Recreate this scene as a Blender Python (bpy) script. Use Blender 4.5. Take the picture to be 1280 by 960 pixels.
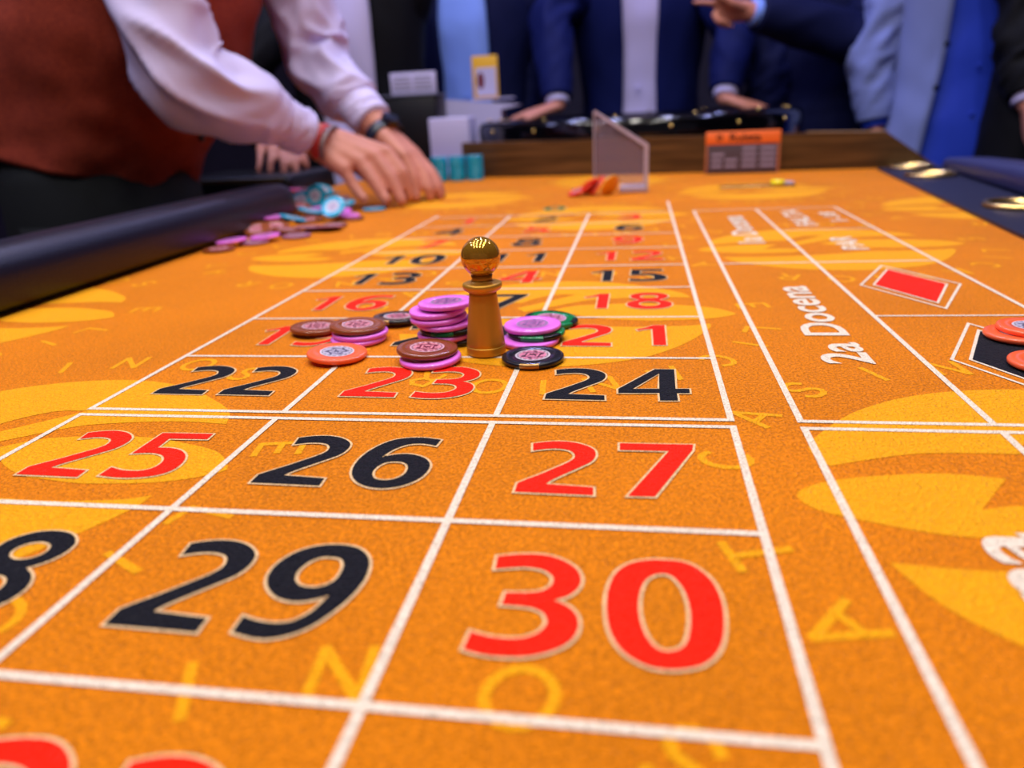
import bpy, bmesh, math, random
from mathutils import Vector, Matrix, Euler, noise
from mathutils.geometry import tessellate_polygon
random.seed(11)
for o in list(bpy.data.objects): bpy.data.objects.remove(o)
scene = bpy.context.scene
C = scene.collection
V = Vector
PI = math.pi

# ------------------------------------------------------------------ camera
cam_data = bpy.data.cameras.new('camera')
cam = bpy.data.objects.new('camera', cam_data); C.objects.link(cam)
cam.matrix_world = Matrix(((0.986014, -0.010534, 0.166328, -0.045638), (0.159473, 0.349574, -0.923237, -0.340246), (-0.048418, 0.93685, 0.346365, 0.147136), (0.0, 0.0, 0.0, 1.0)))
cam_data.sensor_fit = 'HORIZONTAL'; cam_data.sensor_width = 36.0
cam_data.lens = 25.9813
cam_data.clip_start = 0.01
cam_data.dof.use_dof = True
cam_data.dof.focus_distance = 0.40
cam_data.dof.aperture_fstop = 5.6
scene.camera = cam

# ------------------------------------------------------------------ world, exposure
world = bpy.data.worlds.new('world'); scene.world = world; world.use_nodes = True
bg = world.node_tree.nodes['Background']
bg.inputs[0].default_value = (0.62, 0.56, 0.78, 1); bg.inputs[1].default_value = 0.12
vs = scene.view_settings
vs.view_transform = 'Standard'; vs.look = 'None'; vs.gamma = 1.0; vs.exposure = 0.0
vs.use_curve_mapping = False

# lamps of the hall: a field of warm ceiling downlights over the table; violet fill lamps added over the crowd and croupier
TABLE_LAMPS = [(x, y) for x in (-1.05, -0.55, -0.05, 0.45) for y in (-0.55, 0.0, 0.55, 1.1)]
CROWD_FILL_LAMPS = [(-1.7, 1.3), (-0.9, 1.75), (-0.3, 1.7), (0.35, 1.7), (1.0, 1.6), (-1.5, 0.3), (-0.6, 3.2), (0.8, 3.2)]
LAMP_W, CROWD_W = 4.2, 6.8
LAMP_COL, CROWD_COL = (1.0, 0.94, 0.88), (0.45, 0.48, 1.0)
CEIL_Z, FLOOR_Z = 1.90, -0.80

# ------------------------------------------------------------------ materials
def lin(c):
    if isinstance(c, str):
        c = [int(c[i:i+2], 16)/255 for i in (0, 2, 4)]
        c = [x/12.92 if x <= 0.04045 else ((x+0.055)/1.055)**2.4 for x in c]
    return tuple(c) + (1.0,)
MATS = {}
def mat(name, col, rough=0.5, metal=0.0, spec=0.5, bump=None, var=None, coat=0.0, sheen=0.0, trans=0.0, ior=1.45, emit=0.0, weave=None):
    if name in MATS: return MATS[name]
    m = bpy.data.materials.new(name); m.use_nodes = True
    nt = m.node_tree; N = nt.nodes; L = nt.links
    b = N['Principled BSDF']
    b.inputs['Base Color'].default_value = lin(col)
    b.inputs['Roughness'].default_value = rough
    b.inputs['Metallic'].default_value = metal
    b.inputs['Specular IOR Level'].default_value = spec
    b.inputs['IOR'].default_value = ior
    b.inputs['Coat Weight'].default_value = coat
    b.inputs['Coat Roughness'].default_value = 0.08
    b.inputs['Sheen Weight'].default_value = sheen
    b.inputs['Transmission Weight'].default_value = trans
    if emit:
        b.inputs['Emission Color'].default_value = lin(col); b.inputs['Emission Strength'].default_value = emit
    tc = N.new('ShaderNodeTexCoord')
    if var:                                     # var = (scale, amount): slow mottling of the base colour
        n = N.new('ShaderNodeTexNoise'); n.inputs['Scale'].default_value = var[0]; n.inputs['Detail'].default_value = 4
        L.new(tc.outputs['Object'], n.inputs['Vector'])
        r = N.new('ShaderNodeMapRange'); r.inputs[1].default_value = 0.3; r.inputs[2].default_value = 0.7
        r.inputs[3].default_value = 1-var[1]; r.inputs[4].default_value = 1+var[1]*0.6
        L.new(n.outputs['Fac'], r.inputs[0])
        mx = N.new('ShaderNodeVectorMath'); mx.operation = 'SCALE'
        mx.inputs[0].default_value = lin(col)[:3]
        L.new(r.outputs[0], mx.inputs['Scale']); L.new(mx.outputs[0], b.inputs['Base Color'])
    if weave:                                   # weave = (scale, second colour): woven dots
        v = N.new('ShaderNodeTexVoronoi'); v.inputs['Scale'].default_value = weave[0]; v.inputs['Randomness'].default_value = 0.9
        L.new(tc.outputs['Object'], v.inputs['Vector'])
        r = N.new('ShaderNodeMapRange'); r.inputs[1].default_value = 0.25; r.inputs[2].default_value = 0.5
        L.new(v.outputs['Distance'], r.inputs[0])
        mx = N.new('ShaderNodeMix'); mx.data_type = 'RGBA'
        mx.inputs[6].default_value = lin(col); mx.inputs[7].default_value = lin(weave[1])
        L.new(r.outputs[0], mx.inputs[0]); L.new(mx.outputs[2], b.inputs['Base Color'])
    if bump:                                    # bump = (scale, distance, strength)
        n = N.new('ShaderNodeTexNoise'); n.inputs['Scale'].default_value = bump[0]; n.inputs['Detail'].default_value = 1.5
        n.inputs['Distortion'].default_value = 0.6
        L.new(tc.outputs['Object'], n.inputs['Vector'])
        bp = N.new('ShaderNodeBump'); bp.inputs['Distance'].default_value = bump[1]; bp.inputs['Strength'].default_value = bump[2]
        L.new(n.outputs['Fac'], bp.inputs['Height']); L.new(bp.outputs[0], b.inputs['Normal'])
    MATS[name] = m
    return m
FELT_BUMP = (720, 0.0022, 1.0)
def felt_mat(name, col, var=None):
    m = mat(name, col, 0.62, 0, 0.12, bump=FELT_BUMP, var=var, sheen=0.10); m.node_tree.nodes['Principled BSDF'].inputs['Sheen Roughness'].default_value = 0.22
    nt = m.node_tree; N = nt.nodes; L = nt.links; b = N['Principled BSDF']
    n = [x for x in N if x.type == 'TEX_NOISE'][-1]
    r = N.new('ShaderNodeMapRange'); r.inputs[1].default_value = 0.35; r.inputs[2].default_value = 0.65; g = 1.0 if var else 0.35; r.inputs[3].default_value = 1-0.26*g; r.inputs[4].default_value = 1+0.18*g
    L.new(n.outputs['Fac'], r.inputs[0])
    s = N.new('ShaderNodeVectorMath'); s.operation = 'SCALE'; L.new(r.outputs[0], s.inputs['Scale'])
    if b.inputs['Base Color'].is_linked: L.new(b.inputs['Base Color'].links[0].from_socket, s.inputs[0])
    else: s.inputs[0].default_value = lin(col)[:3]
    L.new(s.outputs[0], b.inputs['Base Color'])
    return m
M_FELT = felt_mat('felt orange', 'E68204', (7, 0.10))
M_YEL = felt_mat('felt yellow print', 'FBAA0C')
M_WHITE = felt_mat('felt white print', 'F6E4CE')
M_OUT = felt_mat('felt pale outline', 'F4CC98')
M_RED = felt_mat('felt red print', 'FC2204')
M_BLK = felt_mat('felt black print', '15151D')
M_GRN = felt_mat('felt green print', '2F6B3C')
M_LEATHER = mat('navy leather', '0A0A1E', 0.38, 0, 0.5, bump=(420, 0.0006, 0.5))
M_STRIP = mat('dark blue leather', '111532', 0.5, 0, 0.4, bump=(420, 0.0006, 0.4))
def wood_mat(name, c1, c2):
    m = bpy.data.materials.new(name); m.use_nodes = True
    nt = m.node_tree; N = nt.nodes; L = nt.links; b = N['Principled BSDF']
    tc = N.new('ShaderNodeTexCoord'); mp = N.new('ShaderNodeMapping'); mp.inputs['Scale'].default_value = (2, 2, 26)
    L.new(tc.outputs['Object'], mp.inputs[0])
    n = N.new('ShaderNodeTexNoise'); n.inputs['Scale'].default_value = 3; n.inputs['Detail'].default_value = 6; L.new(mp.outputs[0], n.inputs['Vector'])
    r = N.new('ShaderNodeValToRGB'); r.color_ramp.elements[0].position = 0.35; r.color_ramp.elements[1].position = 0.7
    r.color_ramp.elements[0].color = lin(c1); r.color_ramp.elements[1].color = lin(c2)
    L.new(n.outputs['Fac'], r.inputs[0]); L.new(r.outputs[0], b.inputs['Base Color'])
    b.inputs['Roughness'].default_value = 0.35
    return m
M_WOOD = wood_mat('varnished brown wood', '3E2812', '644626')
M_BRASS = mat('brushed brass', 'CF9A34', 0.42, 0.6)
M_GOLD = mat('polished gold rim', 'EBC77C', 0.25, 1.0)
M_BLACKG = mat('black gloss lacquer', '040408', 0.14, 0, 0.5, coat=0.3)
M_BLACK = mat('black plastic', '0C0C12', 0.4)
M_WHITEP = mat('white plastic', 'B9B2D8', 0.4)
M_ACRYL = mat('clear acrylic', 'D9D0EE', 0.05, 0, 0.5, trans=0.86, ior=1.2)
M_ACEDGE = mat('frosted acrylic edge', 'D6CBE4', 0.35, 0, 0.5, trans=0.35, ior=1.3)
M_SKIN = mat('skin', 'C4806F', 0.5, 0, 0.4, var=(28, 0.10))
M_NAIL = mat('fingernail', 'DDA89A', 0.3)
M_HAIR = mat('dark hair', '1A120E', 0.5)

# ------------------------------------------------------------------ mesh helpers
def link(name, me, parent=None, mats=(), smooth=True):
    for m in mats: me.materials.append(m)
    if smooth:
        me.polygons.foreach_set('use_smooth', [True]*len(me.polygons))
    o = bpy.data.objects.new(name, me); C.objects.link(o)
    if parent: o.parent = parent
    return o
def mesh(name, vs_, fs, parent=None, mats=(), smooth=True, idx=None):
    me = bpy.data.meshes.new(name); me.from_pydata([tuple(v) for v in vs_], [], fs); me.update()
    o = link(name, me, parent, mats, smooth)
    if idx: me.polygons.foreach_set('material_index', idx)
    return o
def tag(o, label=None, cat=None, group=None, kind=None):
    if label: o['label'] = label
    if cat: o['category'] = cat
    if group: o['group'] = group
    if kind: o['kind'] = kind
    return o
def empty(name, loc=(0, 0, 0), rot=(0, 0, 0)):
    o = bpy.data.objects.new(name, None); C.objects.link(o); o.location = loc; o.rotation_euler = rot
    o.empty_display_size = 0.05
    return o
def copy_tree(o, parent=None):
    c = o.copy(); C.objects.link(c); c.parent = parent
    for ch in o.children: copy_tree(ch, c)
    return c
class MB:
    def __init__(s): s.v = []; s.f = []; s.i = []
    def add(s, vs_, fs, mi=0):
        n = len(s.v); s.v += [V(v) for v in vs_]; s.f += [tuple(k+n for k in f) for f in fs]; s.i += [mi]*len(fs); return s
    def box(s, lo, hi, mi=0, bev=0.0, mw=None):
        x0, y0, z0 = lo; x1, y1, z1 = hi; b = bev
        if b <= 0:
            p = [(x0,y0,z0),(x1,y0,z0),(x1,y1,z0),(x0,y1,z0),(x0,y0,z1),(x1,y0,z1),(x1,y1,z1),(x0,y1,z1)]
            f = [(3,2,1,0),(4,5,6,7),(0,1,5,4),(1,2,6,5),(2,3,7,6),(3,0,4,7)]
        else:
            p = []; f = []
            def ring(z, d):
                r = []
                for (cx, cy, a0) in ((x1-b, y1-b, 0), (x0+b, y1-b, 90), (x0+b, y0+b, 180), (x1-b, y0+b, 270)):
                    for k in range(4):
                        a = math.radians(a0+30*k); r.append((cx+(b-d)*math.cos(a), cy+(b-d)*math.sin(a), z))
                return r
            zs = [(z0, b*0.9), (z0+b*0.3, b*0.3), (z0+b, 0), (z1-b, 0), (z1-b*0.3, b*0.3), (z1, b*0.9)]
            for z, d in zs: p += ring(z, d)
            for k in range(5):
                for j in range(16): f.append((k*16+j, k*16+(j+1) % 16, (k+1)*16+(j+1) % 16, (k+1)*16+j))
            f.append(tuple(reversed(range(16)))); f.append(tuple(range(80, 96)))
        if mw is not None: p = [mw @ V(q) for q in p]
        return s.add(p, f, mi)
    def loft(s, rings, mi=0, closed=True, caps=True):
        n = len(rings[0]); v = [p for r in rings for p in r]; f = []
        for k in range(len(rings)-1):
            for j in range(n if closed else n-1):
                f.append((k*n+j, k*n+(j+1) % n, (k+1)*n+(j+1) % n, (k+1)*n+j))
        if caps and closed:
            f.append(tuple(reversed(range(n)))); f.append(tuple(range((len(rings)-1)*n, len(rings)*n)))
        return s.add(v, f, mi)
    def lathe(s, prof, n=48, mi=0, a0=0.0, a1=2*PI, c=(0, 0, 0)):
        full = abs(a1-a0-2*PI) < 1e-6; m = n if full else n+1
        rings = [[V((c[0]+r*math.cos(a0+(a1-a0)*k/n), c[1]+r*math.sin(a0+(a1-a0)*k/n), c[2]+z)) for k in range(m)] for r, z in prof]
        return s.loft(rings, mi, full, full)
    def tube(s, pts, r, n=10, mi=0, closed=False):
        return s.loft(sweep(pts, [r]*len(pts), n), mi, True, True)
    def build(s, name, mats, parent=None, smooth=True):
        return mesh(name, s.v, s.f, parent, mats if isinstance(mats, (list, tuple)) else [mats], smooth, s.i)
def sharp(o, ang=35):
    o.data.set_sharp_from_angle(angle=math.radians(ang)); return o
def crom(pts, k=6):
    """Catmull-Rom resampling of a list of equal-length tuples / vectors"""
    pts = [tuple(p) for p in pts]; out = []
    P = [pts[0]] + pts + [pts[-1]]
    for i in range(1, len(P)-2):
        for j in range(k):
            t = j/k; a, b, c, d = P[i-1], P[i], P[i+1], P[i+2]
            out.append(tuple(0.5*((2*b[q]) + (-a[q]+c[q])*t + (2*a[q]-5*b[q]+4*c[q]-d[q])*t*t + (-a[q]+3*b[q]-3*c[q]+d[q])*t**3) for q in range(len(b))))
    out.append(pts[-1]); return out
def sweep(pts, radii, n=16, squash=None, disp=None):
    """rings of a tube along pts by parallel transport; disp(t, angle, point) adds to the radius"""
    pts = [V(p) for p in pts]; rings = []; u = None
    for i, p in enumerate(pts):
        t = (pts[min(i+1, len(pts)-1)] - pts[max(i-1, 0)]).normalized()
        if u is None:
            u = t.cross(V((0, 0, 1)));  u = u if u.length > 1e-3 else t.cross(V((1, 0, 0)))
        u = (u - t*u.dot(t)).normalized(); w = t.cross(u)
        ring = []
        for k in range(n):
            a = 2*PI*k/n; r = radii[i]
            if disp: r += disp(i/(len(pts)-1), a, p)
            q = 1.0 if squash is None else squash
            ring.append(p + u*r*math.cos(a) + w*r*q*math.sin(a))
        rings.append(ring)
    return rings
def flat(loops, z=0.0):
    """tessellate planar polygon(s): first loop outer, the rest holes -> (verts, faces), facing +z"""
    vl = [[V((p[0], p[1], 0)) for p in l] for l in loops]
    tris = tessellate_polygon(vl); vs_ = [V((p.x, p.y, z)) for l in vl for p in l]; fs = []
    for t in tris:
        a, b, c = (vs_[k] for k in t)
        n = (b-a).cross(c-a).z
        if abs(n) < 1e-14: continue
        fs.append(tuple(t) if n > 0 else tuple(reversed(t)))
    return vs_, fs
def area(l): return 0.5*sum(l[i][0]*l[(i+1) % len(l)][1]-l[(i+1) % len(l)][0]*l[i][1] for i in range(len(l)))
def grow(l, d):
    s = 1 if area(l) > 0 else -1; n = len(l); out = []
    for i in range(n):
        p, a, b = V(l[i][:2]), V(l[i-1][:2]), V(l[(i+1) % n][:2])
        e1 = (p-a).normalized(); e2 = (b-p).normalized()
        n1 = V((e1.y, -e1.x))*s; n2 = V((e2.y, -e2.x))*s
        m = n1+n2; m = m.normalized() if m.length > 1e-6 else n1
        k = min(1/max(m.dot(n1), 0.35), 1.7)
        q = p + m*d*k; out.append((q.x, q.y))
    return out
def smooth_loop(l, k=4):
    """points (x, y, corner): Catmull-Rom between corners, straight from corner to corner"""
    n = len(l); out = []
    for i in range(n):
        a, b, c, d = l[i-1], l[i], l[(i+1) % n], l[(i+2) % n]
        if b[2] and c[2]: out.append(b[:2]); continue
        if b[2]: a = b
        if c[2]: d = c
        for j in range(k):
            t = j/k
            out.append(tuple(0.5*((2*b[q]) + (-a[q]+c[q])*t + (2*a[q]-5*b[q]+4*c[q]-d[q])*t*t + (-a[q]+3*b[q]-3*c[q]+d[q])*t**3) for q in range(2)))
    return out
def stroke(mb, pts, w, z, mi=0):
    """flat printed pen stroke along pts"""
    for kk, (a, b) in enumerate(zip(pts, pts[1:])):
        z += 0.000004
        a, b = V(a), V(b); e = (b-a)
        if e.length < 1e-7: continue
        e.normalize(); n = V((-e.y, e.x))*w/2; e2 = e*w*0.3
        q = [a-e2-n, b+e2-n, b+e2+n, a-e2+n]
        mb.add([(p.x, p.y, z) for p in q], [(0, 1, 2, 3)], mi)

# ------------------------------------------------------------------ the hall
def struct(o, name=None): o['kind'] = 'structure'; return o
M_FLOOR = mat('dark carpet', '2A1820', 0.9, var=(30, 0.25))
M_WALL = mat('dark wall', '332C40', 0.7, var=(4, 0.2))
M_CEIL = mat('ceiling paint', '8F8794', 0.8, var=(6, 0.1))
b = MB(); b.box((-4, -3, FLOOR_Z-0.1), (4, 5, FLOOR_Z)); struct(b.build('floor', M_FLOOR, smooth=False))
b = MB(); b.box((-4, -3, CEIL_Z), (4, 5, CEIL_Z+0.1)); struct(b.build('ceiling', M_CEIL, smooth=False))
b = MB(); b.box((-4, 5, FLOOR_Z-0.1), (4, 5.1, CEIL_Z+0.1)); struct(b.build('wall_back', M_WALL, smooth=False))
b = MB(); b.box((-4.1, -3, FLOOR_Z-0.1), (-4, 5.1, CEIL_Z+0.1)); struct(b.build('wall_left', M_WALL, smooth=False))
b = MB(); b.box((4, -3, FLOOR_Z-0.1), (4.1, 5.1, CEIL_Z+0.1)); struct(b.build('wall_right', M_WALL, smooth=False))
M_LAMPRING = mat('lamp ring', '8A8790', 0.3, 1.0)
def downlight(x, y, r, watt, colr, label, group, mesh_data=[None]):
    o = empty('ceiling_downlight', (x, y, CEIL_Z)); tag(o, label, 'ceiling lamp', group)
    if mesh_data[0] is None:
        q = MB(); q.lathe([(0.075, 0.0), (0.09, -0.004), (0.09, -0.014), (0.076, -0.016), (0.07, -0.004), (0.07, 0.0)], 24)
        mesh_data[0] = q.build('trim_ring', M_LAMPRING, o).data
    else:
        t = bpy.data.objects.new('trim_ring', mesh_data[0]); C.objects.link(t); t.parent = o
    l = bpy.data.lights.new('downlight_bulb', 'AREA'); l.shape = 'DISK'; l.size = r*1.5; l.energy = watt; l.color = colr
    lo = bpy.data.objects.new('bulb', l); C.objects.link(lo); lo.parent = o; lo.location = (0, 0, -0.012)
    return o
for x, y in TABLE_LAMPS: downlight(x, y, 0.06, LAMP_W, LAMP_COL, 'round warm white ceiling downlight above the roulette table', 'downlights above the table')
for x, y in CROWD_FILL_LAMPS: downlight(x, y, 0.068, CROWD_W, CROWD_COL, 'round violet ceiling downlight added to tint the people', 'added violet fill downlights')

# ------------------------------------------------------------------ the roulette table
W, D, G = 0.117, 0.0952, 0.0085
def xr(y): return max(0.322, 0.338+0.109*(y-0.48))
table = empty('roulette_table', (0, 0, FLOOR_Z))
tag(table, 'long roulette table with orange printed cloth and dark padded edges', 'table')
def tpart(o): o.parent = table; o.location.z = -FLOOR_Z; return o
outline = [(-0.605, -0.75), (0.322, -0.75), (xr(0.3), 0.3), (xr(1.32), 1.32), (0.44, 1.335), (-0.47, 1.47), (-0.76, 1.50), (-0.76, 0.87), (-0.605, 0.83)]
vs_, fs = flat([outline], 0.0)
b = MB(); b.add(vs_, fs)
n = len(outline); b.add([(x, y, 0) for x, y in outline]+[(x, y, -0.006) for x, y in outline], [(i, n+i, n+(i+1) % n, (i+1) % n) for i in range(n)])
felt = tpart(sharp(b.build('felt', M_FELT)))
tag(felt, 'orange cloth printed with numbers, white lines and yellow emblems')
b = MB()
big = [(-0.70, -0.82), (0.45, -0.82), (0.50, 0.5), (0.58, 1.40), (0.50, 1.75), (0.40, 2.05), (0.20, 2.26), (-0.06, 2.33), (-0.30, 2.26), (-0.62, 2.20), (-0.62, 1.92), (-0.80, 1.55), (-0.80, 0.87), (-0.70, 0.80)]
nb = len(big); vs_, fs = flat([big], -0.006); b.add(vs_, fs); vs2, fs2 = flat([big], -0.05); b.add(vs2, [tuple(reversed(f)) for f in fs2])
b.add([(x, y, -0.006) for x, y in big]+[(x, y, -0.05) for x, y in big], [(i, nb+i, nb+(i+1) % nb, (i+1) % nb) for i in range(nb)])
tpart(sharp(b.build('table_top', M_WOOD)))
for x, y in ((-0.5, -0.5), (0.25, -0.5), (-0.5, 1.9), (0.35, 1.9)):
    b = MB(); b.box((x-0.06, y-0.06, FLOOR_Z+0.001), (x+0.06, y+0.06, -0.051), 0, 0.01); tpart(b.build('leg', M_WOOD))

# printed emblems: cut disc with a ring of letters, repeated on a staggered lattice
EMB = [
 [(-108,24,1),(-113,42,0),(-100,64,0),(-80,87,0),(-50,107,0),(-15,117,0),(20,117,0),(55,105,0),(85,84,0),(100,70,0),(107,54,1),(84,56,0),(63,55,0),(43,52,0),(27,48,0),(17,42,0),(-3,27,0),(-22,12,1),(-30,24,1),(-14,39,0),(-2,51,0),(14,68,1),(-3,67,0),(-15,59,0),(-23,49,0),(-28,40,1),(-48,40,0),(-70,38,0),(-91,31,0)],
 [(-126,-2,0),(-119,6,0),(-104,13,0),(-82,18,0),(-63,20,0),(-43,17,1),(-62,-9,1),(-44,-5,0),(-20,-14,1),(-34,-27,0),(-55,-29,0),(-80,-28,0),(-98,-23,0),(-114,-17,0),(-123,-11,0)],
 [(134,7,0),(121,21,0),(101,29,0),(77,35,0),(55,36,0),(34,34,0),(16,30,0),(0,18,1),(21,1,0),(40,-9,0),(51,-11,0),(73,-14,0),(91,-13,0),(108,-11,0),(123,-6,0),(134,1,0)],
 [(-105,-47,1),(-77,-49,0),(-40,-47,0),(0,-40,0),(36,-30,0),(70,-30,0),(101,-27,0),(115,-22,1),(114,-33,0),(103,-56,0),(87,-80,0),(66,-100,0),(35,-113,0),(0,-118,0),(-40,-110,0),(-72,-93,0),(-95,-71,0)]]
def arc(cx, cy, rx, ry, a0, a1, n=10): return [(cx+rx*math.cos(math.radians(a0+(a1-a0)*k/n)), cy+ry*math.sin(math.radians(a0+(a1-a0)*k/n))) for k in range(n+1)]
LET = {'C': [arc(.4, .5, .38, .5, 50, 310)], 'A': [[(0, 0), (.4, 1), (.8, 0)], [(.15, .33), (.65, .33)]], 'S': [arc(.35, .75, .3, .25, 20, 270, 8)+arc(.35, .25, .32, .25, 90, -160, 8)],
 'I': [[(.1, 0), (.1, 1)]], 'N': [[(0, 0), (0, 1), (.7, 0), (.7, 1)]], 'O': [arc(.45, .5, .45, .5, 0, 360, 18)], 'E': [[(.6, 0), (0, 0), (0, 1), (.6, 1)], [(0, .5), (.5, .5)]],
 'L': [[(.6, 0), (0, 0), (0, 1)]], 'T': [[(0, 1), (.8, 1)], [(.4, 0), (.4, 1)]], 'R': [[(0, 0), (0, 1), (.4, 1), (.6, .75), (.4, .5), (0, .5)], [(.3, .5), (.65, 0)]]}
RING = [('C', 170), ('A', 150), ('S', 131.5), ('I', 113), ('N', 96.5), ('O', 77), ('S', 60), ('E', 10), ('L', -15), ('I', -27), ('C', -42), ('A', -57), ('N', -73), ('I', -85), ('O', -97), ('R', -113), ('T', 197), ('A', 212.5)]
b = MB()
for l in EMB:
    vs_, fs = flat([[(x/1000, y/1000) for x, y in smooth_loop(l)]], 0.0002); b.add(vs_, fs)
for ch, a in RING:
    a = math.radians(a); up = V((math.cos(a), math.sin(a))); rt = V((up.y, -up.x)); h = 0.021
    w = max(p[0] for s in LET[ch] for p in s)
    for ks, s in enumerate(LET[ch]):
        stroke(b, [up*0.142 + up*p[1]*h + rt*(p[0]-w/2)*h for p in s], 0.0034, 0.0002+0.00008*ks)
emb_me = None
EMBLEMS = [(x, y) for k, y in enumerate((-0.335, -0.067, 0.199, 0.465, 0.731, 0.998, 1.262)) for x in ((-0.11,) if k % 2 == 0 else (-0.365, 0.143))]
EMBLEMS += [(0.398, 0.199), (0.398, 0.731), (-0.618, 0.199), (0.398, -0.335)]
for k, (x, y) in enumerate(EMBLEMS):
    if emb_me is None:
        o = b.build('printed_emblem', M_YEL, felt, False); emb_me = o.data
    else:
        o = bpy.data.objects.new('printed_emblem', emb_me); C.objects.link(o); o.parent = felt
    o.location = (x, y, 0)
    if x > 0.3 or x < -0.5:                     # emblems running off the cloth end at its edge
        me = emb_me.copy(); o.data = me; bm = bmesh.new(); bm.from_mesh(me)
        if x < -0.5: co, no = (-0.604-x, 0, 0), (-1, 0, 0)
        elif y > 0.5: co, no = (xr(y)-0.001-x, 0, 0), (1, -0.109, 0)
        else: co, no = (0.321-x, 0, 0), (1, 0, 0)
        bmesh.ops.bisect_plane(bm, geom=bm.verts[:]+bm.edges[:]+bm.faces[:], plane_co=co, plane_no=no, clear_outer=True)
        bm.to_mesh(me); bm.free()

# printed lines
LW = 0.0033; ZL = 0.0004
b = MB()
def hl(x0, x1, y, w=LW): b.add([(x0-w/2, y-w/2, ZL), (x1+w/2, y-w/2, ZL), (x1+w/2, y+w/2, ZL), (x0-w/2, y+w/2, ZL)], [(0, 1, 2, 3)])
ZV = ZL+0.00005
def vl(x, y0, y1, w=LW): b.add([(x-w/2, y0-w/2, ZV), (x+w/2, y0-w/2, ZV), (x+w/2, y1+w/2, ZV), (x-w/2, y1+w/2, ZV)], [(0, 1, 2, 3)])
def yl(r): return (8-r)*D + (G/2 if r <= 8 else -G/2)
DA, DB, DC = 0.0324, 0.1176, 0.2228
for r in range(0, 9): hl(-3*W, 0, yl(r), LW if r in (0, 4, 8) else LW*0.85)
for r in range(9, 13): hl(-3*W, 0, yl(r))
hl(-3*W, 0, -G/2)
for k in range(4):
    vl(-k*W, -G/2-4*D, -G/2); vl(-k*W, G/2, yl(0)+(0.118 if k == 0 else 0.02 if k == 3 else 0))
for y0, y1, rr in ((G/2, yl(0), (0, 2, 4, 6, 8)), (-G/2-4*D, -G/2, (10, 12))):
    for x in (DA, DB, DC): vl(x, y0, y1)
    for r in rr:
        if r % 4: hl(DB, DC, yl(r), LW*0.8)
for r in (0, 4, 8, 12): hl(DA, DC, yl(r))
hl(DA, DC, -G/2)
o = b.build('printed_lines', M_WHITE, felt, False); tag(o, 'white printed grid lines')

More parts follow.
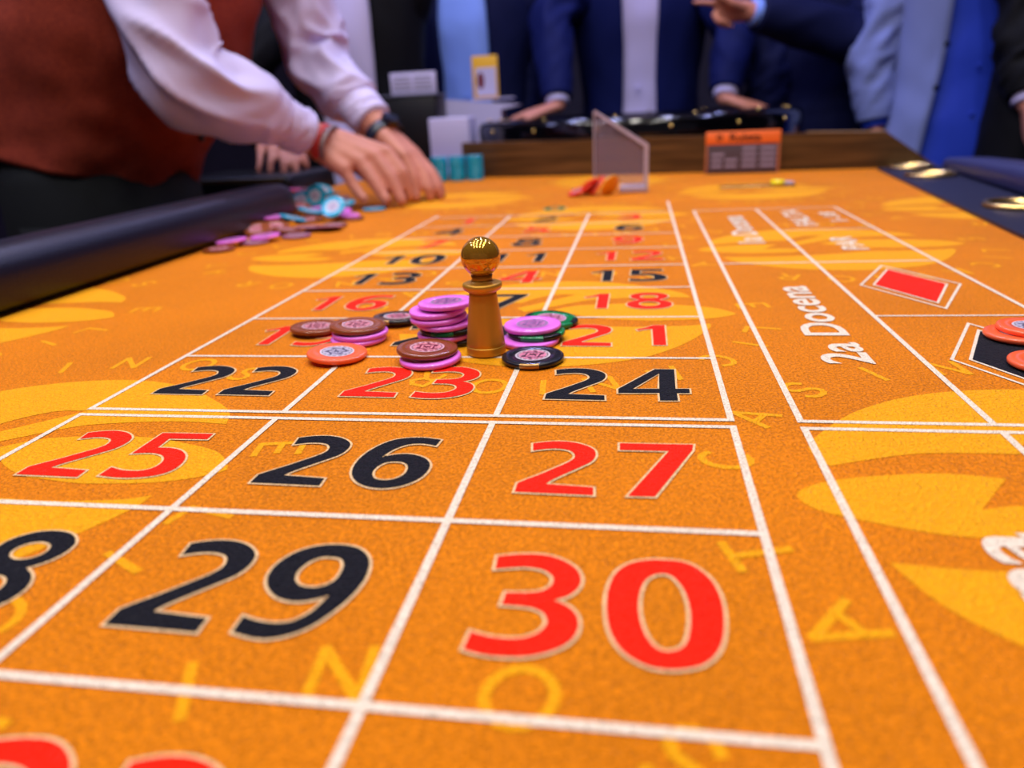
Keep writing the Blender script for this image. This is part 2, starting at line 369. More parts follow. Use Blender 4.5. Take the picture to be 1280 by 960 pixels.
# printed numbers
DIG = {'3':[[(1.6,50.0,1),(8.1,51.7,0),(16.1,52.4,0),(22.7,50.7,0),(29.0,45.8,0),(31.6,39.9,0),(31.1,34.3,0),(28.1,29.8,0),(23.8,27.3,1),(28.3,24.8,0),(31.4,21.0,0),(32.6,16.2,0),(31.9,11.0,0),(29.3,6.7,0),(25.0,3.4,0),(18.8,0.8,0),(11.0,0.0,0),(4.9,0.5,0),(0.0,1.9,1),(0.6,9.7,1),(6.1,8.2,0),(11.7,7.7,0),(17.0,8.6,0),(21.0,11.4,0),(22.8,15.2,0),(22.6,17.9,0),(20.8,21.0,0),(17.0,22.9,0),(12.6,23.3,0),(7.6,23.5,1),(8.0,29.7,1),(14.5,30.3,0),(18.8,31.3,0),(21.8,34.0,0),(22.6,37.5,0),(21.4,40.9,0),(18.0,43.5,0),(12.4,44.4,0),(7.1,43.6,0),(2.1,42.5,1)]],'0':[[(17.6,52.9,0),(26.2,51.6,0),(32.4,44.4,0),(35.1,35.0,0),(35.4,24.4,0),(34.0,14.0,0),(31.2,7.0,0),(27.1,2.5,0),(20.9,0.2,0),(14.7,0.0,0),(9.2,2.4,0),(4.6,7.1,0),(1.5,14.2,0),(0.1,23.1,0),(0.0,33.4,0),(2.2,43.6,0),(6.6,49.5,0),(11.9,52.1,0)],[(17.1,44.9,0),(20.7,43.7,0),(23.7,38.0,0),(25.1,31.1,0),(25.4,22.3,0),(24.0,13.0,0),(21.9,8.9,0),(18.4,7.1,0),(15.2,8.0,0),(12.4,12.3,0),(10.4,19.8,0),(9.8,28.5,0),(10.8,36.8,0),(13.0,42.2,0)]],'2':[[(1.5,47.4,1),(7.6,49.6,0),(14.6,50.5,0),(21.8,49.1,0),(27.5,45.5,0),(30.5,41.3,0),(31.1,35.6,0),(29.4,29.9,0),(25.4,24.9,0),(19.8,18.6,0),(14.1,11.9,0),(12.0,8.1,1),(31.8,6.6,1),(32.2,0.0,1),(0.0,0.6,1),(0.1,8.2,1),(3.4,11.7,0),(8.5,16.6,0),(14.5,23.2,0),(19.6,29.0,0),(21.9,33.4,0),(21.5,37.6,0),(18.9,41.0,0),(14.0,42.5,0),(8.4,42.0,0),(2.4,39.9,1)]],'9':[[(2.9,1.9,1),(2.6,9.3,1),(8.1,7.6,0),(14.5,7.1,0),(19.8,8.7,0),(23.7,13.6,0),(25.3,19.0,0),(26.1,22.7,1),(22.4,20.2,0),(16.9,18.4,0),(11.0,19.1,0),(6.0,22.0,0),(2.0,26.7,0),(0.0,32.5,0),(0.5,39.4,0),(4.2,46.3,0),(10.3,50.5,0),(17.7,51.9,0),(25.1,50.7,0),(30.6,46.4,0),(33.6,40.3,0),(34.8,32.3,0),(33.7,23.4,0),(30.8,14.9,0),(26.5,7.2,0),(21.2,2.4,0),(15.0,0.0,0),(8.8,0.4,0)],[(17.3,44.2,0),(21.9,43.4,0),(24.7,38.8,0),(25.1,32.1,0),(23.1,28.0,0),(19.1,26.0,0),(14.0,26.6,0),(10.6,30.1,0),(9.6,35.4,0),(11.2,40.4,0),(14.1,43.5,0)]],'5':[[(1.4,48.3,1),(29.2,48.7,1),(29.7,42.3,1),(9.1,41.9,1),(9.6,31.3,1),(17.0,31.2,0),(23.9,28.8,0),(29.4,23.6,0),(32.4,16.6,0),(32.2,8.9,0),(28.0,3.6,0),(20.0,0.7,0),(10.3,0.0,0),(0.0,1.3,1),(0.4,9.4,1),(8.8,6.8,0),(17.2,7.1,0),(21.6,10.7,0),(21.9,16.8,0),(18.9,22.0,0),(13.9,24.8,0),(8.2,25.4,0),(0.7,24.2,1)]],'6':[[(32.9,49.2,1),(32.2,42.5,1),(25.0,44.4,0),(18.2,42.9,0),(12.9,36.9,0),(9.8,28.6,1),(15.3,31.9,0),(22.8,32.7,0),(29.9,29.5,0),(34.1,24.1,0),(35.2,17.1,0),(33.4,9.4,0),(28.7,3.3,0),(21.9,0.0,0),(14.7,0.2,0),(7.6,4.0,0),(2.3,11.0,0),(0.0,20.3,0),(0.7,31.0,0),(4.4,40.9,0),(10.2,47.9,0),(18.3,50.8,0),(25.6,50.8,0)],[(17.5,24.9,0),(21.5,24.4,0),(24.8,21.1,0),(25.9,14.9,0),(24.4,10.3,0),(21.0,7.4,0),(16.0,7.1,0),(12.6,9.5,0),(10.7,14.7,0),(11.5,20.2,0),(14.0,23.9,0)]],'7':[[(0.0,49.6,1),(33.0,49.9,1),(32.3,44.1,1),(15.0,0.3,1),(4.4,0.0,1),(22.0,42.7,1),(0.2,42.5,1)]],'4':[[(20.4,49.8,1),(31.5,49.6,1),(30.9,17.6,1),(38.2,17.8,1),(38.1,11.3,1),(31.3,11.1,1),(31.4,0.4,1),(22.2,0.0,1),(22.1,11.1,1),(0.2,10.3,1),(0.0,16.5,1)],[(22.7,42.3,1),(22.2,17.3,1),(7.8,16.8,1)]],'1':[[(11.7,46.6,1),(19.4,46.6,1),(19.1,0.1,1),(11.1,0.0,1),(10.9,37.3,1),(6.4,36.7,0),(1.3,33.5,1),(0.0,36.2,1),(6.4,40.8,0)]]}
o8 = [(17.5,51.9,0),(25.5,50.2,0),(31.3,45,0),(32.4,38.5,0),(30,32.5,0),(25,27.6,1),(31,23.2,0),(34.6,17,0),(34.2,10,0),(30.5,3.9,0),(24.5,.7,0),(17.5,0,0)]
o8 = o8 + [(35-x, y, c) for x, y, c in reversed(o8[1:-1])]
DIG['8'] = [o8, [(17.5+7.3*math.cos(a*PI/6), 38.2+6.2*math.sin(a*PI/6), 0) for a in range(12)], [(17.5+8.2*math.cos(a*PI/6), 15.2+7.6*math.sin(a*PI/6), 0) for a in range(12)]]
REDS = {1, 3, 5, 7, 9, 12, 14, 16, 18, 19, 21, 23, 25, 27, 30, 32, 34, 36}
def number(num, cx, cy, m, scale=1.0, offs=0.021):
    s = str(num); b = MB()
    for k, ch in enumerate(s):
        loops = [[(x*scale/1000, y*scale/1000) for x, y in smooth_loop(l)] for l in DIG[ch]]
        xs = [p[0] for p in loops[0]]; ys = [p[1] for p in loops[0]]
        ox = cx + (0 if len(s) == 1 else (k*2-1)*offs) - (min(xs)+max(xs))/2; oy = cy - (min(ys)+max(ys))/2
        loops = [[(x+ox, y+oy) for x, y in l] for l in loops]
        big = [grow(loops[0], 0.0011)] + [grow(l, -0.0011) for l in loops[1:]]
        vs_, fs = flat(big, 0.0005); b.add(vs_, fs, 1)
        vs_, fs = flat(loops, 0.0007); b.add(vs_, fs, 0)
    o = b.build('printed_number', [m, M_OUT], felt, False)
    tag(o, '%s number %d printed on the cloth' % ('red' if m is M_RED else 'green' if m is M_GRN else 'black', num))
for num in range(1, 37):
    r = (num-1)//3; c = (num-1) % 3
    yb = yl(r+1) if r+1 != 8 else G/2
    yt = yl(r) if r != 8 else -G/2
    number(num, (c-3+0.5)*W+0.001, (yb+yt)/2+0.001, M_RED if num in REDS else M_BLK)
number(0, -0.175, 0.835, M_GRN, 0.95)

# printed diamonds
for cy, m, nm in ((0.2895, M_RED, 'red'), (0.099, M_BLK, 'black')):
    b = MB(); cx = 0.171
    def dia(hw, hh): return [(cx-hw, cy), (cx, cy-hh), (cx+hw, cy), (cx, cy+hh)]
    vs_, fs = flat([dia(0.0385, 0.078), dia(0.0363, 0.0735)], 0.0004); b.add(vs_, fs, 1)
    vs_, fs = flat([dia(0.0285, 0.062), dia(0.0262, 0.057)], 0.0004); b.add(vs_, fs, 1)
    vs_, fs = flat([dia(0.0265, 0.0575)], 0.0006); b.add(vs_, fs, 0)
    tag(b.build('printed_diamond', [m, M_WHITE], felt, False), nm + ' diamond printed on the cloth')

# printed words, read from the right-hand long side of the table
def word(s, x_base, cap, y0, y1, m=M_WHITE, z=0.0005, bold=0.02, parent=felt, rot=True, name='printed_word'):
    cu = bpy.data.curves.new('word', 'FONT'); cu.body = s; cu.size = 1.0; cu.offset = bold; cu.resolution_u = 4
    t = bpy.data.objects.new('word', cu); C.objects.link(t)
    me = bpy.data.meshes.new_from_object(t.evaluated_get(bpy.context.evaluated_depsgraph_get()))
    bpy.data.objects.remove(t)
    xs = [v.co.x for v in me.vertices]; ys = [v.co.y for v in me.vertices]
    a, bb, h = min(xs), max(xs), max(ys)
    for v in me.vertices:
        u = (v.co.x-a)/(bb-a); w = v.co.y/h
        v.co = V((x_base-w*cap, y0+u*(y1-y0), z)) if rot else V((y0+u*(y1-y0), x_base+w*cap, z))
    o = link(name, me, parent, [m], False); return o
word('2a Docena', 0.0895, 0.0275, 0.09, 0.288)
word('1a Docena', 0.0895, 0.0275, 0.493, 0.70)
word('3a Docena', 0.0895, 0.0275, -0.295, -0.092)
word('FALTA', 0.168, 0.024, 0.605, 0.745)
word('1-18', 0.209, 0.020, 0.635, 0.715)
word('PAR', 0.182, 0.024, 0.445, 0.522)

# padded rails, leather border and cup holders
def pad(name, pts, prof_w, prof_h, m, z0=0.001, r=0.03):
    """rounded padded roll along pts: section is a rounded rectangle"""
    rings = []
    P = [V((p[0], p[1], 0)) for p in pts]; hs = [p[2] for p in pts]
    for i, p in enumerate(P):
        t = (P[min(i+1, len(P)-1)]-P[max(i-1, 0)]).normalized(); s = V((t.y, -t.x, 0))
        e = min(i, len(P)-1-i); k = (0.55, 0.86, 1.0)[min(e, 2)]
        ring = []; w, h = prof_w/2*k, hs[i]*(0.75+0.25*k)
        rr = min(r, h*0.48, w*0.9)
        for (cx, cz, a0) in ((w-rr, h-rr, 0), (-w+rr, h-rr, 90), (-w+rr, rr*0.4, 180), (w-rr, rr*0.4, 270)):
            rz = rr if a0 < 180 else rr*0.4
            for q in range(6):
                a = math.radians(a0+18*q); ring.append(p + s*(cx+rr*math.cos(a)) + V((0, 0, z0+cz+rz*math.sin(a))))
        rings.append(ring)
    b = MB(); b.loft(rings); return tpart(b.build(name, m))
o = pad('armrest_pad', [(-0.622, -0.78, 0.058), (-0.622, -0.775, 0.058), (-0.622, -0.76, 0.058), (-0.622, 0.2, 0.057), (-0.622, 0.77, 0.057), (-0.623, 0.805, 0.057), (-0.624, 0.825, 0.056)], 0.074, 0.057, M_LEATHER, 0.001, 0.026)
tag(o, 'dark navy padded rail beside the croupier')
b = MB(); b.box((-0.690, -0.76, 0.001), (-0.662, 0.28, 0.045), 0, 0.003); tpart(b.build('rail_trim', mat('pale trim', 'B7A99A', 0.4)))
yy = [-0.74, -0.3, 0.1, 0.3, 0.5, 0.7, 0.9, 1.1, 1.30]
b = MB(); b.loft([[V((xr(y), y, 0.004)), V((xr(y)+0.16, y, 0.004)), V((xr(y)+0.16, y, -0.005)), V((xr(y), y, -0.005))] for y in yy])
tpart(sharp(b.build('leather_border', M_STRIP)))
o = pad('armrest_pad', [(xr(y)+0.134, y, h) for y, h in ((-0.76, .036), (-0.755, .036), (-0.74, .036), (-0.2, .036), (0.3, .036), (0.6, .036), (0.85, .036), (1.0, .032), (1.15, .026), (1.23, .022), (1.25, .021))], 0.07, 0.05, mat('blue violet leather', '2A2D5A', 0.42, 0, 0.5, bump=(420, 0.0006, 0.4)), 0.003, 0.017)
tag(o, 'navy padded rail behind the gold cup rims')
for x, y in ((0.482, 1.275), (0.460, 1.105), (0.424, 0.690)):
    b = MB(); b.lathe([(0.033, 0.0045), (0.0345, 0.010), (0.038, 0.0115), (0.0415, 0.009), (0.042, 0.0042)], 40, 0, c=(x, y, 0))
    ring = tpart(b.build('cup_holder', M_GOLD))
    b = MB(); b.lathe([(0.0334, 0.0062), (0.033, 0.0048), (0.001, 0.0046)], 40, 0, c=(x, y, 0)); b.build('cup_well', M_BLACK, ring)

# wooden end board that screens the wheel
b = MB()
def board_ring(x, y, h, t=0.028): return [V((x, y, -0.004)), V((x, y+t, -0.004)), V((x, y+t, h)), V((x, y, h))]
b.loft([board_ring(-0.462, 1.462, 0.081), board_ring(-0.2, 1.425, 0.078), board_ring(0.1, 1.382, 0.077), board_ring(0.3, 1.353, 0.074), board_ring(0.447, 1.332, 0.070), board_ring(0.535, 1.319, 0.008)])
bd = tpart(sharp(b.build('end_board', M_WOOD))); tag(bd, 'low varnished brown wooden board in front of the wheel')
b = MB(); b.loft([[V((x, y-0.001, h)), V((x, y+0.029, h)), V((x, y+0.029, h+0.0025)), V((x, y-0.001, h+0.0025))] for x, y, h in ((0.30, 1.353, 0.0742), (0.447, 1.332, 0.0702))])
sharp(b.build('edge_trim', mat('worn wood edge', '8A7050', 0.4), bd))
# dealer-side ledge behind the rail
b = MB(); b.box((-1.05, 1.18, -0.045), (-0.775, 1.42, 0.042), 0, 0.012); ld = tpart(b.build('dealer_ledge', M_BLACK))
b = MB(); b.box((-1.04, 1.175, 0.030), (-0.79, 1.181, 0.038)); b.build('ledge_trim', mat('dull brass strip', '8C7A52', 0.35, 0.8), ld, False)
# bill slot
b = MB(); b.box((0.097, 1.048, 0.0002), (0.225, 1.078, 0.0022), 0, 0.0008); sl = tpart(b.build('bill_slot', mat('slot plate steel', 'C7A26A', 0.25, 1.0)))
b = MB(); b.box((0.108, 1.060, 0.0018), (0.186, 1.066, 0.0026)); b.build('slot_opening', M_BLACK, sl, False)
pd = empty('slot_glint', (0.196, 1.063, 0.0023)); tag(pd, 'yellow reflected light in the brass bill slot, built solid', 'glint')  # yellow solid stands for light reflected in the slot
b = MB(); b.lathe([(0.002, 0.0), (0.011, 0.0008), (0.0125, 0.004), (0.011, 0.0075), (0.002, 0.0085)], 20); b.build('glint_disc', mat('yellow reflected light', 'FFF200', 0.3), pd)
b = MB(); b.box((0.011, -0.006, 0.0), (0.027, 0.006, 0.005), 0, 0.002); b.build('pale_bar', M_ACEDGE, pd)

# ------------------------------------------------------------------ roulette wheel
wh = empty('roulette_bowl', (-0.058, 1.86, -0.0055)); tag(wh, 'black lacquered roulette wheel bowl behind the wooden board', 'roulette wheel')
RW = 0.435
b = MB(); b.lathe([(0.30, 0.0), (RW-0.02, 0.0), (RW-0.004, 0.03), (RW, 0.088), (RW, 0.112), (RW-0.006, 0.124), (RW-0.03, 0.129), (RW-0.06, 0.127), (RW-0.075, 0.118), (RW-0.10, 0.09)], 96)
b.build('bowl_rim', M_BLACKG, wh)
b = MB(); b.lathe([(RW-0.10, 0.09), (0.26, 0.055), (0.24, 0.045), (0.02, 0.040)], 64); b.build('bowl_track', M_WOOD, wh)
b = MB(); b.lathe([(0.238, 0.046), (0.235, 0.056), (0.16, 0.054), (0.05, 0.07), (0.02, 0.075)], 48); rot_ = b.build('rotor', mat('rotor dark red wood', '4A1610', 0.25), wh)
b = MB(); b.lathe([(0.022, 0.07), (0.018, 0.085), (0.01, 0.10), (0.016, 0.11), (0.010, 0.122), (0.001, 0.124)], 24); b.build('turret', M_GOLD, wh)
for k in range(14):  # gold dots modelled for the reflections on top of the rim
    a = 2*PI*k/14+0.12
    b = MB(); b.lathe([(0.005, 0.0), (0.005, 0.002), (0.003, 0.0035), (0.001, 0.004)], 12, 0, c=((RW-0.032)*math.cos(a), (RW-0.032)*math.sin(a), 0.1285)); b.build('rim_glint', M_GOLD, wh)
for k in range(6):  # more reflection dots, on the outer face towards the camera
    a = PI*1.5 + (k-2.5)*0.38
    b = MB(); b.lathe([(0.001, -0.005), (0.004, -0.003), (0.005, 0.0), (0.004, 0.003), (0.001, 0.005)], 12, 0, c=((RW-0.001)*math.cos(a), (RW-0.001)*math.sin(a), 0.104)); b.build('rim_glint', M_GOLD, wh)

# ------------------------------------------------------------------ casino chips
R, T = 0.0195, 0.0033
CH = {'pink': ('F07AF0', 'B98CC0', 'C77BB8', '7A4A8A'), 'brown': ('8A4522', 'D9A9B8', 'D98A98', '6E2438'), 'black': ('1B1B22', 'D8C8D4', 'E58AA8', '5A2238'),
      'orange': ('FF6A3E', 'D3CBDB', 'B9B2CC', '5A5670'), 'green': ('0E7A44', 'D9A9C8', 'D98AB0', '7A3358'), 'teal': ('0FA2CE', 'CFE3EE', 'E6C6E6', '3A6A80'), 'mauve': ('A56A86', 'D8B8C8', 'C896AA', '6A3A50')}
SPOT = {'black': ('A9814A', 3), 'green': ('0B0F0E', 4)}
prof = [(0.0005, 0.0), (R-0.0011, 0.0), (R-0.0004, 0.0003), (R, 0.0010), (R, T-0.0010), (R-0.0004, T-0.0003), (R-0.0011, T), (0.0115, T), (0.0112, T-0.0002), (0.0005, T-0.0002)]
PROTO = {}
def make_chip(kind):
    body, ringc, inn, ink = CH[kind]
    o = empty('casino_chip')
    b = MB(); b.lathe(prof, 40); b.build('body', mat('chip '+kind, body, 0.2, 0, 0.5, bump=(900, 0.0003, 0.35) if kind == 'brown' else None, coat=0.2), o)
    sharp(o.children[0], 50)
    b = MB(); z = T-0.0001
    vs_, fs = flat([[(0.0110*math.cos(k*PI/16), 0.0110*math.sin(k*PI/16)) for k in range(32)]], z); b.add(vs_, fs, 0)
    vs_, fs = flat([[(0.0086*math.cos(k*PI/16), 0.0086*math.sin(k*PI/16)) for k in range(32)]], z+0.00006); b.add(vs_, fs, 1)
    q = z+0.00012
    stroke(b, [(-0.0044, -0.0046), (0.0044, -0.0046), (0.0044, 0.0046), (-0.0044, 0.0046), (-0.0044, -0.0046)], 0.0012, q, 2)
    stroke(b, [(-0.0024, -0.002), (0.0, 0.0022), (0.0024, -0.002)], 0.0012, q, 2)
    stroke(b, [(-0.0024, 0.0022), (0.0, -0.001), (0.0024, 0.0022)], 0.0010, q+0.00003, 2)
    for k in range(6):
        a = k*PI/3+0.3; stroke(b, [(0.0056*math.cos(a), 0.0056*math.sin(a)), (0.0074*math.cos(a+0.35), 0.0074*math.sin(a+0.35))], 0.0015, q, 2)
    for k in range(16):
        a = k*PI/8; stroke(b, [(0.0094*math.cos(a), 0.0094*math.sin(a)), (0.0094*math.cos(a+0.2), 0.0094*math.sin(a+0.22))], 0.0008, q, 2)
    b.build('inlay', [mat('inlay ring '+kind, ringc, 0.25), mat('inlay '+kind, inn, 0.25), mat('inlay ink '+kind, ink, 0.3)], o, False)
    if kind in SPOT:
        c, nn = SPOT[kind]; mm = mat('spot '+kind, c, 0.25, 0.6 if kind == 'black' else 0)
        p2 = [(r*1.006, (z-T/2)*1.01+T/2) for r, z in ([(0.0155, 0.0)] if kind == 'green' else [(R-0.0016, 0.0)])+prof[1:7]+([(0.0155, T)] if kind == 'green' else [(R-0.0016, T)])]
        for k in range(nn):
            a = 2*PI*k/nn - 1.75; b = MB(); b.lathe(p2, 8, 0, a, a+(0.62 if kind == 'black' else 0.75)); b.build('edge_spot', mm, o)
    return o
def chip(kind, p, label, group, tilt=(0, 0), rz=None, flip=False):
    """p = centre of the underside; tilt = lean in degrees about x and y"""
    if kind not in PROTO: PROTO[kind] = o = make_chip(kind)
    else: o = copy_tree(PROTO[kind])
    o.rotation_euler = (math.radians(tilt[0]), math.radians(tilt[1]), random.uniform(0, 6.28) if rz is None else rz)
    lift = R*abs(math.sin(math.radians(max(abs(tilt[0]), abs(tilt[1])))))
    o.location = (p[0], p[1], p[2]+lift+0.0008)
    return tag(o, label, 'casino chip', group)
GD = 'chips around the brass marker'
def cz(x, y, z): return (x, y, z)
chip('black', (-0.1097, 0.0935, 0), 'black chip with bronze edge lying in front of the brass marker', GD, rz=-0.12)
chip('orange', (-0.2394, 0.0955, 0), 'orange chip with grey centre alone on the corner above number 22', GD, (1.5, -4))
chip('brown', (-0.2800, 0.1575, 0), 'brown chip lying half over the red number 19', GD, (1, -3))
chip('pink', (-0.2390, 0.1345, 0), 'pink chip at the bottom of the stack behind the orange chip', GD)
chip('pink', (-0.2380, 0.1362, T), 'pink chip in the middle of the stack behind the orange chip', GD, (0, -1))
chip('brown', (-0.2400, 0.1375, 2*T+0.0003), 'brown chip on top of the two pink chips left of the pile', GD, (0.5, -3))
chip('black', (-0.2255, 0.1840, 0), 'black chip half hidden behind the brown-topped stack', GD, (2, -3))
chip('pink', (-0.1745, 0.0895, 0), 'pink chip under the brown chip left of the marker foot', GD, (0, -1.5))
chip('brown', (-0.1775, 0.0935, T+0.0008), 'brown chip on the pink chip left of the marker foot', GD, (0.5, -3))
pile = [('black', 0.009, 0.004, 0, 0), ('pink', 0.002, 0.0, 0, 0), ('green', 0.004, 0.001, 0, 0), ('pink', 0.002, 0.0, 0, -2), ('pink', -0.002, 0.0, 0, -1.5), ('pink', -0.0025, 0.001, 2.2, 1.0), ('pink', 0.0035, 0.003, 2.0, -1.0)]
names = ['black chip at the bottom of the tall pink pile', 'lowest pink chip of the tall pile left of the marker', 'green and black chip inside the tall pink pile', 'pink chip just above the green one in the tall pile', 'pink chip fourth from the top of the tall leaning pile', 'tilted pink chip second from the top of the tall pile', 'topmost pink chip of the tall pile behind the marker']
zz = 0
for k, (kind, dx, dy, tx, ty) in enumerate(pile):
    if k == 5: zz += 0.0007
    chip(kind, (-0.1775+dx, 0.134+dy, zz), names[k], GD, (tx, ty)); zz += T+0.0004+(0.0006 if k >= 5 else 0)
chip('pink', (-0.1165, 0.1305, 0), 'lowest pink chip of the stack right of the marker', GD)
chip('green', (-0.1130, 0.1375, T), 'green and black chip in the stack right of the marker', GD, rz=0.55)
chip('pink', (-0.1160, 0.1405, 2*T+0.0003), 'pink chip on top of the stack right of the marker', GD, (0.5, 0))
chip('green', (-0.1075, 0.1760, 0.0), 'green and black chip at the back behind the right pink stack', GD, (4, 1), rz=1.2)
GO = 'orange chips on the black diamond'
chip('orange', (0.1865, 0.1405, 0.0006), 'lower orange chip of the pair on the black diamond', GO)
chip('orange', (0.1945, 0.1435, T+0.0006), 'upper orange chip of the pair on the black diamond', GO)
chip('orange', (0.1775, 0.0860, 0.0006), 'orange chip at the right edge of the photo below the pair', GO)

# chips heaped at the croupier's hands: (kind, place, height, tilt x, tilt y, words)
HEAP = [
 ('brown', (-0.5634, 0.5147, 0.0000), 0.0, 0, 0, 'brown chip nearest the viewer in the heap beside the rail'),
 ('pink', (-0.5644, 0.5494, 0.0040), 0.003, 0, -5, 'pink chip overlapping the nearest brown chip of the heap'),
 ('mauve', (-0.5412, 0.5637, 0.0000), 0.0, 0, 0, 'mauve brown chip flat on the cloth at the front of the heap'),
 ('pink', (-0.5342, 0.5825, 0.0040), 0.003, 0, -4, 'pink chip on top of the mauve chip at the heap front'),
 ('brown', (-0.5728, 0.6359, 0.0060), 0.001, 10, -16, 'tilted brown chip against the end of the rail'),
 ('brown', (-0.5517, 0.6470, 0.0060), 0.003, 8, -14, 'tilted brown chip beside the teal one in the heap'),
 ('mauve', (-0.5026, 0.6088, 0.0000), 0.0, 0, 0, 'mauve chip flat at the front middle of the heap'),
 ('brown', (-0.5295, 0.6351, 0.0040), 0.002, 4, -8, 'brown chip sunk between teal and mauve chips'),
 ('pink', (-0.5808, 0.7031, 0.0180), 0.014, 0, 0, 'bright pink chip high in the heap touching the rail'),
 ('brown', (-0.5910, 0.7255, 0.0080), 0.008, 3, 0, 'brown chip under the bright pink one by the rail'),
 ('teal', (-0.5444, 0.6915, 0.0140), 0.008, 6, -16, 'teal chip leaning steeply in the middle of the heap'),
 ('mauve', (-0.5073, 0.6603, 0.0040), 0.003, 3, -3, 'mauve chip left of the pale pink chip'),
 ('mauve', (-0.4771, 0.6628, 0.0040), 0.001, 8, 0, 'pale mauve chip at the right front of the heap'),
 ('brown', (-0.4845, 0.6977, 0.0000), 0.0, 0, 0, 'brown chip underneath the pale mauve chip'),
 ('pink', (-0.4956, 0.7792, 0.0040), 0.003, 3, -4, 'pink chip at the right end of the heap'),
 ('brown', (-0.4850, 0.7707, 0.0000), 0.0, 0, 0, 'brown chip under the pink chip at the right end'),
 ('teal', (-0.5081, 0.7593, 0.0180), 0.006, 48, 0, 'teal chip with pale pink centre standing towards the viewer'),
 ('teal', (-0.6247, 0.9004, 0.0140), 0.006, 40, 10, 'teal chip tipped up behind the leaning teal chip'),
 ('teal', (-0.6000, 0.9064, 0.0180), 0.006, 30, 62, 'blue teal chip standing on edge in the heap'),
 ('teal', (-0.6136, 0.9985, 0.0120), 0.010, 12, 0, 'teal chip lying high at the back of the heap'),
 ('mauve', (-0.7234, 1.1301, 0.0100), 0.012, 8, 0, 'purple mauve chip at the very back of the heap'),
 ('brown', (-0.6261, 0.8411, 0.0160), 0.004, 74, 12, 'brown chip standing upright at the rail end'),
 ('brown', (-0.5537, 0.7850, 0.0060), 0.004, 4, 3, 'brown chip buried under the teal chips'),
 ('pink', (-0.5638, 0.8342, 0.0060), 0.006, 6, -3, 'pink chip buried beside the standing teal chip'),
 ('mauve', (-0.6077, 0.9554, 0.0040), 0.001, 2, 0, 'mauve chip at the base of the back of the heap'),
 ('mauve', (-0.5009, 0.6778, 0.0000), 0.0, 0, 0, 'mauve chip flat under the front right of the heap'),
 ('brown', (-0.5281, 0.7061, 0.0080), 0.006, 5, 4, 'brown chip in the heap just right of the leaning teal chip'),
 ('teal', (-0.5475, 0.7612, 0.0140), 0.010, 14, -8, 'teal chip tilted in the middle of the heap'),
 ('pink', (-0.5164, 0.7997, 0.0080), 0.007, 4, 5, 'pink chip just right of the standing teal chip'),
 ('teal', (-0.5366, 0.8735, 0.0120), 0.008, 10, 6, 'teal chip beside the knuckles at the heap top'),
 ('brown', (-0.6033, 0.8420, 0.0100), 0.010, 10, 8, 'brown chip wedged behind the bright pink one'),
 ('teal', (-0.6261, 1.0004, 0.0180), 0.016, 25, -10, 'teal chip at the top back of the heap'),
 ('mauve', (-0.5948, 0.9983, 0.0100), 0.004, 6, 0, 'mauve chip at the back right of the heap'),
 ('pink', (-0.7186, 1.0674, 0.0120), 0.014, 12, 6, 'purple pink chip at the back beside the rail end'),
 ('brown', (-0.6236, 0.8175, 0.0060), 0.004, 6, -6, 'brown chip under the rail side of the heap'),
 ('teal', (-0.4877, 0.8838, 0.0000), 0.0, 0, 0, 'teal chip flat on the cloth under the fingertips')]
for kind, p, h, tx, ty, words in HEAP:
    chip(kind, (p[0], p[1], h), words, "chips heaped at the croupier's hands", (tx, ty))
# tidy stacks at the end of the board
for k, (x, y, n, kind) in enumerate(((-0.503, 1.395, 16, 'teal'), (-0.462, 1.400, 16, 'teal'), (-0.421, 1.405, 16, 'teal'), (-0.552, 1.42, 14, 'green'))):
    for q in range(n):
        chip(kind, (x+random.uniform(-.0006, .0006), y+random.uniform(-.0006, .0006), q*(T+0.00012)), ('topmost ' if q == n-1 else '')+('teal chip of the left neat stack by the wooden board', 'teal chip of the middle neat stack by the wooden board', 'teal chip of the right neat stack by the wooden board', 'green chip of the neat stack left of the teal stacks')[k], ('neat teal stacks' if kind == 'teal' else 'neat green stack'))
# toppled chips by the acrylic stand
FALLEN = ['orange red chip lying lowest at the left of the fan by the clear stand', 'orange red chip second from the left in the fan by the clear stand', 'orange red chip in the middle of the fan by the clear stand', 'orange red chip leaning steeply next to the amber chip']
CH['red'] = ('F0452A', 'E0B8B8', 'D88A80', '7A2A28')
for k, (px, ty) in enumerate(((-0.150, -22), (-0.139, -36), (-0.128, -46), (-0.117, -52))):
    chip('red', (px, 1.000+0.001*k, 0.0), FALLEN[k], 'fallen chips by the clear stand', (0, ty))
CH['amber'] = ('F2A93A', 'E8C890', 'D9A860', '6A4A20')
chip('amber', (-0.094, 0.998, 0.0), 'amber chip standing almost upright against the clear stand', 'fallen chips by the clear stand', (52, -44))

# ------------------------------------------------------------------ brass marker (dolly)
o = empty('roulette_marker', (-0.1422, 0.1085, 0.0008)); tag(o, 'turned brass win marker with a ball head standing among the chips', 'roulette marker')
b = MB(); b.lathe([(0.0005, 0), (0.0120, 0), (0.0126, 0.0006), (0.0126, 0.0052), (0.0122, 0.0056)], 48); sharp(b.build('foot', M_BRASS, o), 40)
b = MB(); b.lathe([(0.0120, 0.0054), (0.0124, 0.0062), (0.0122, 0.0085), (0.0110, 0.020), (0.0098, 0.030), (0.0088, 0.0385), (0.0086, 0.0405)], 48); b.build('body', M_BRASS, o)
b = MB(); b.lathe([(0.0086, 0.0402), (0.0100, 0.0410), (0.0118, 0.0422), (0.0126, 0.0440), (0.0123, 0.0458), (0.0108, 0.0464), (0.0078, 0.0466), (0.0068, 0.0474), (0.0064, 0.0488), (0.0068, 0.0510)], 48); b.build('collar', M_BRASS, o)
b = MB(); rb = 0.0124; zc = 0.0622
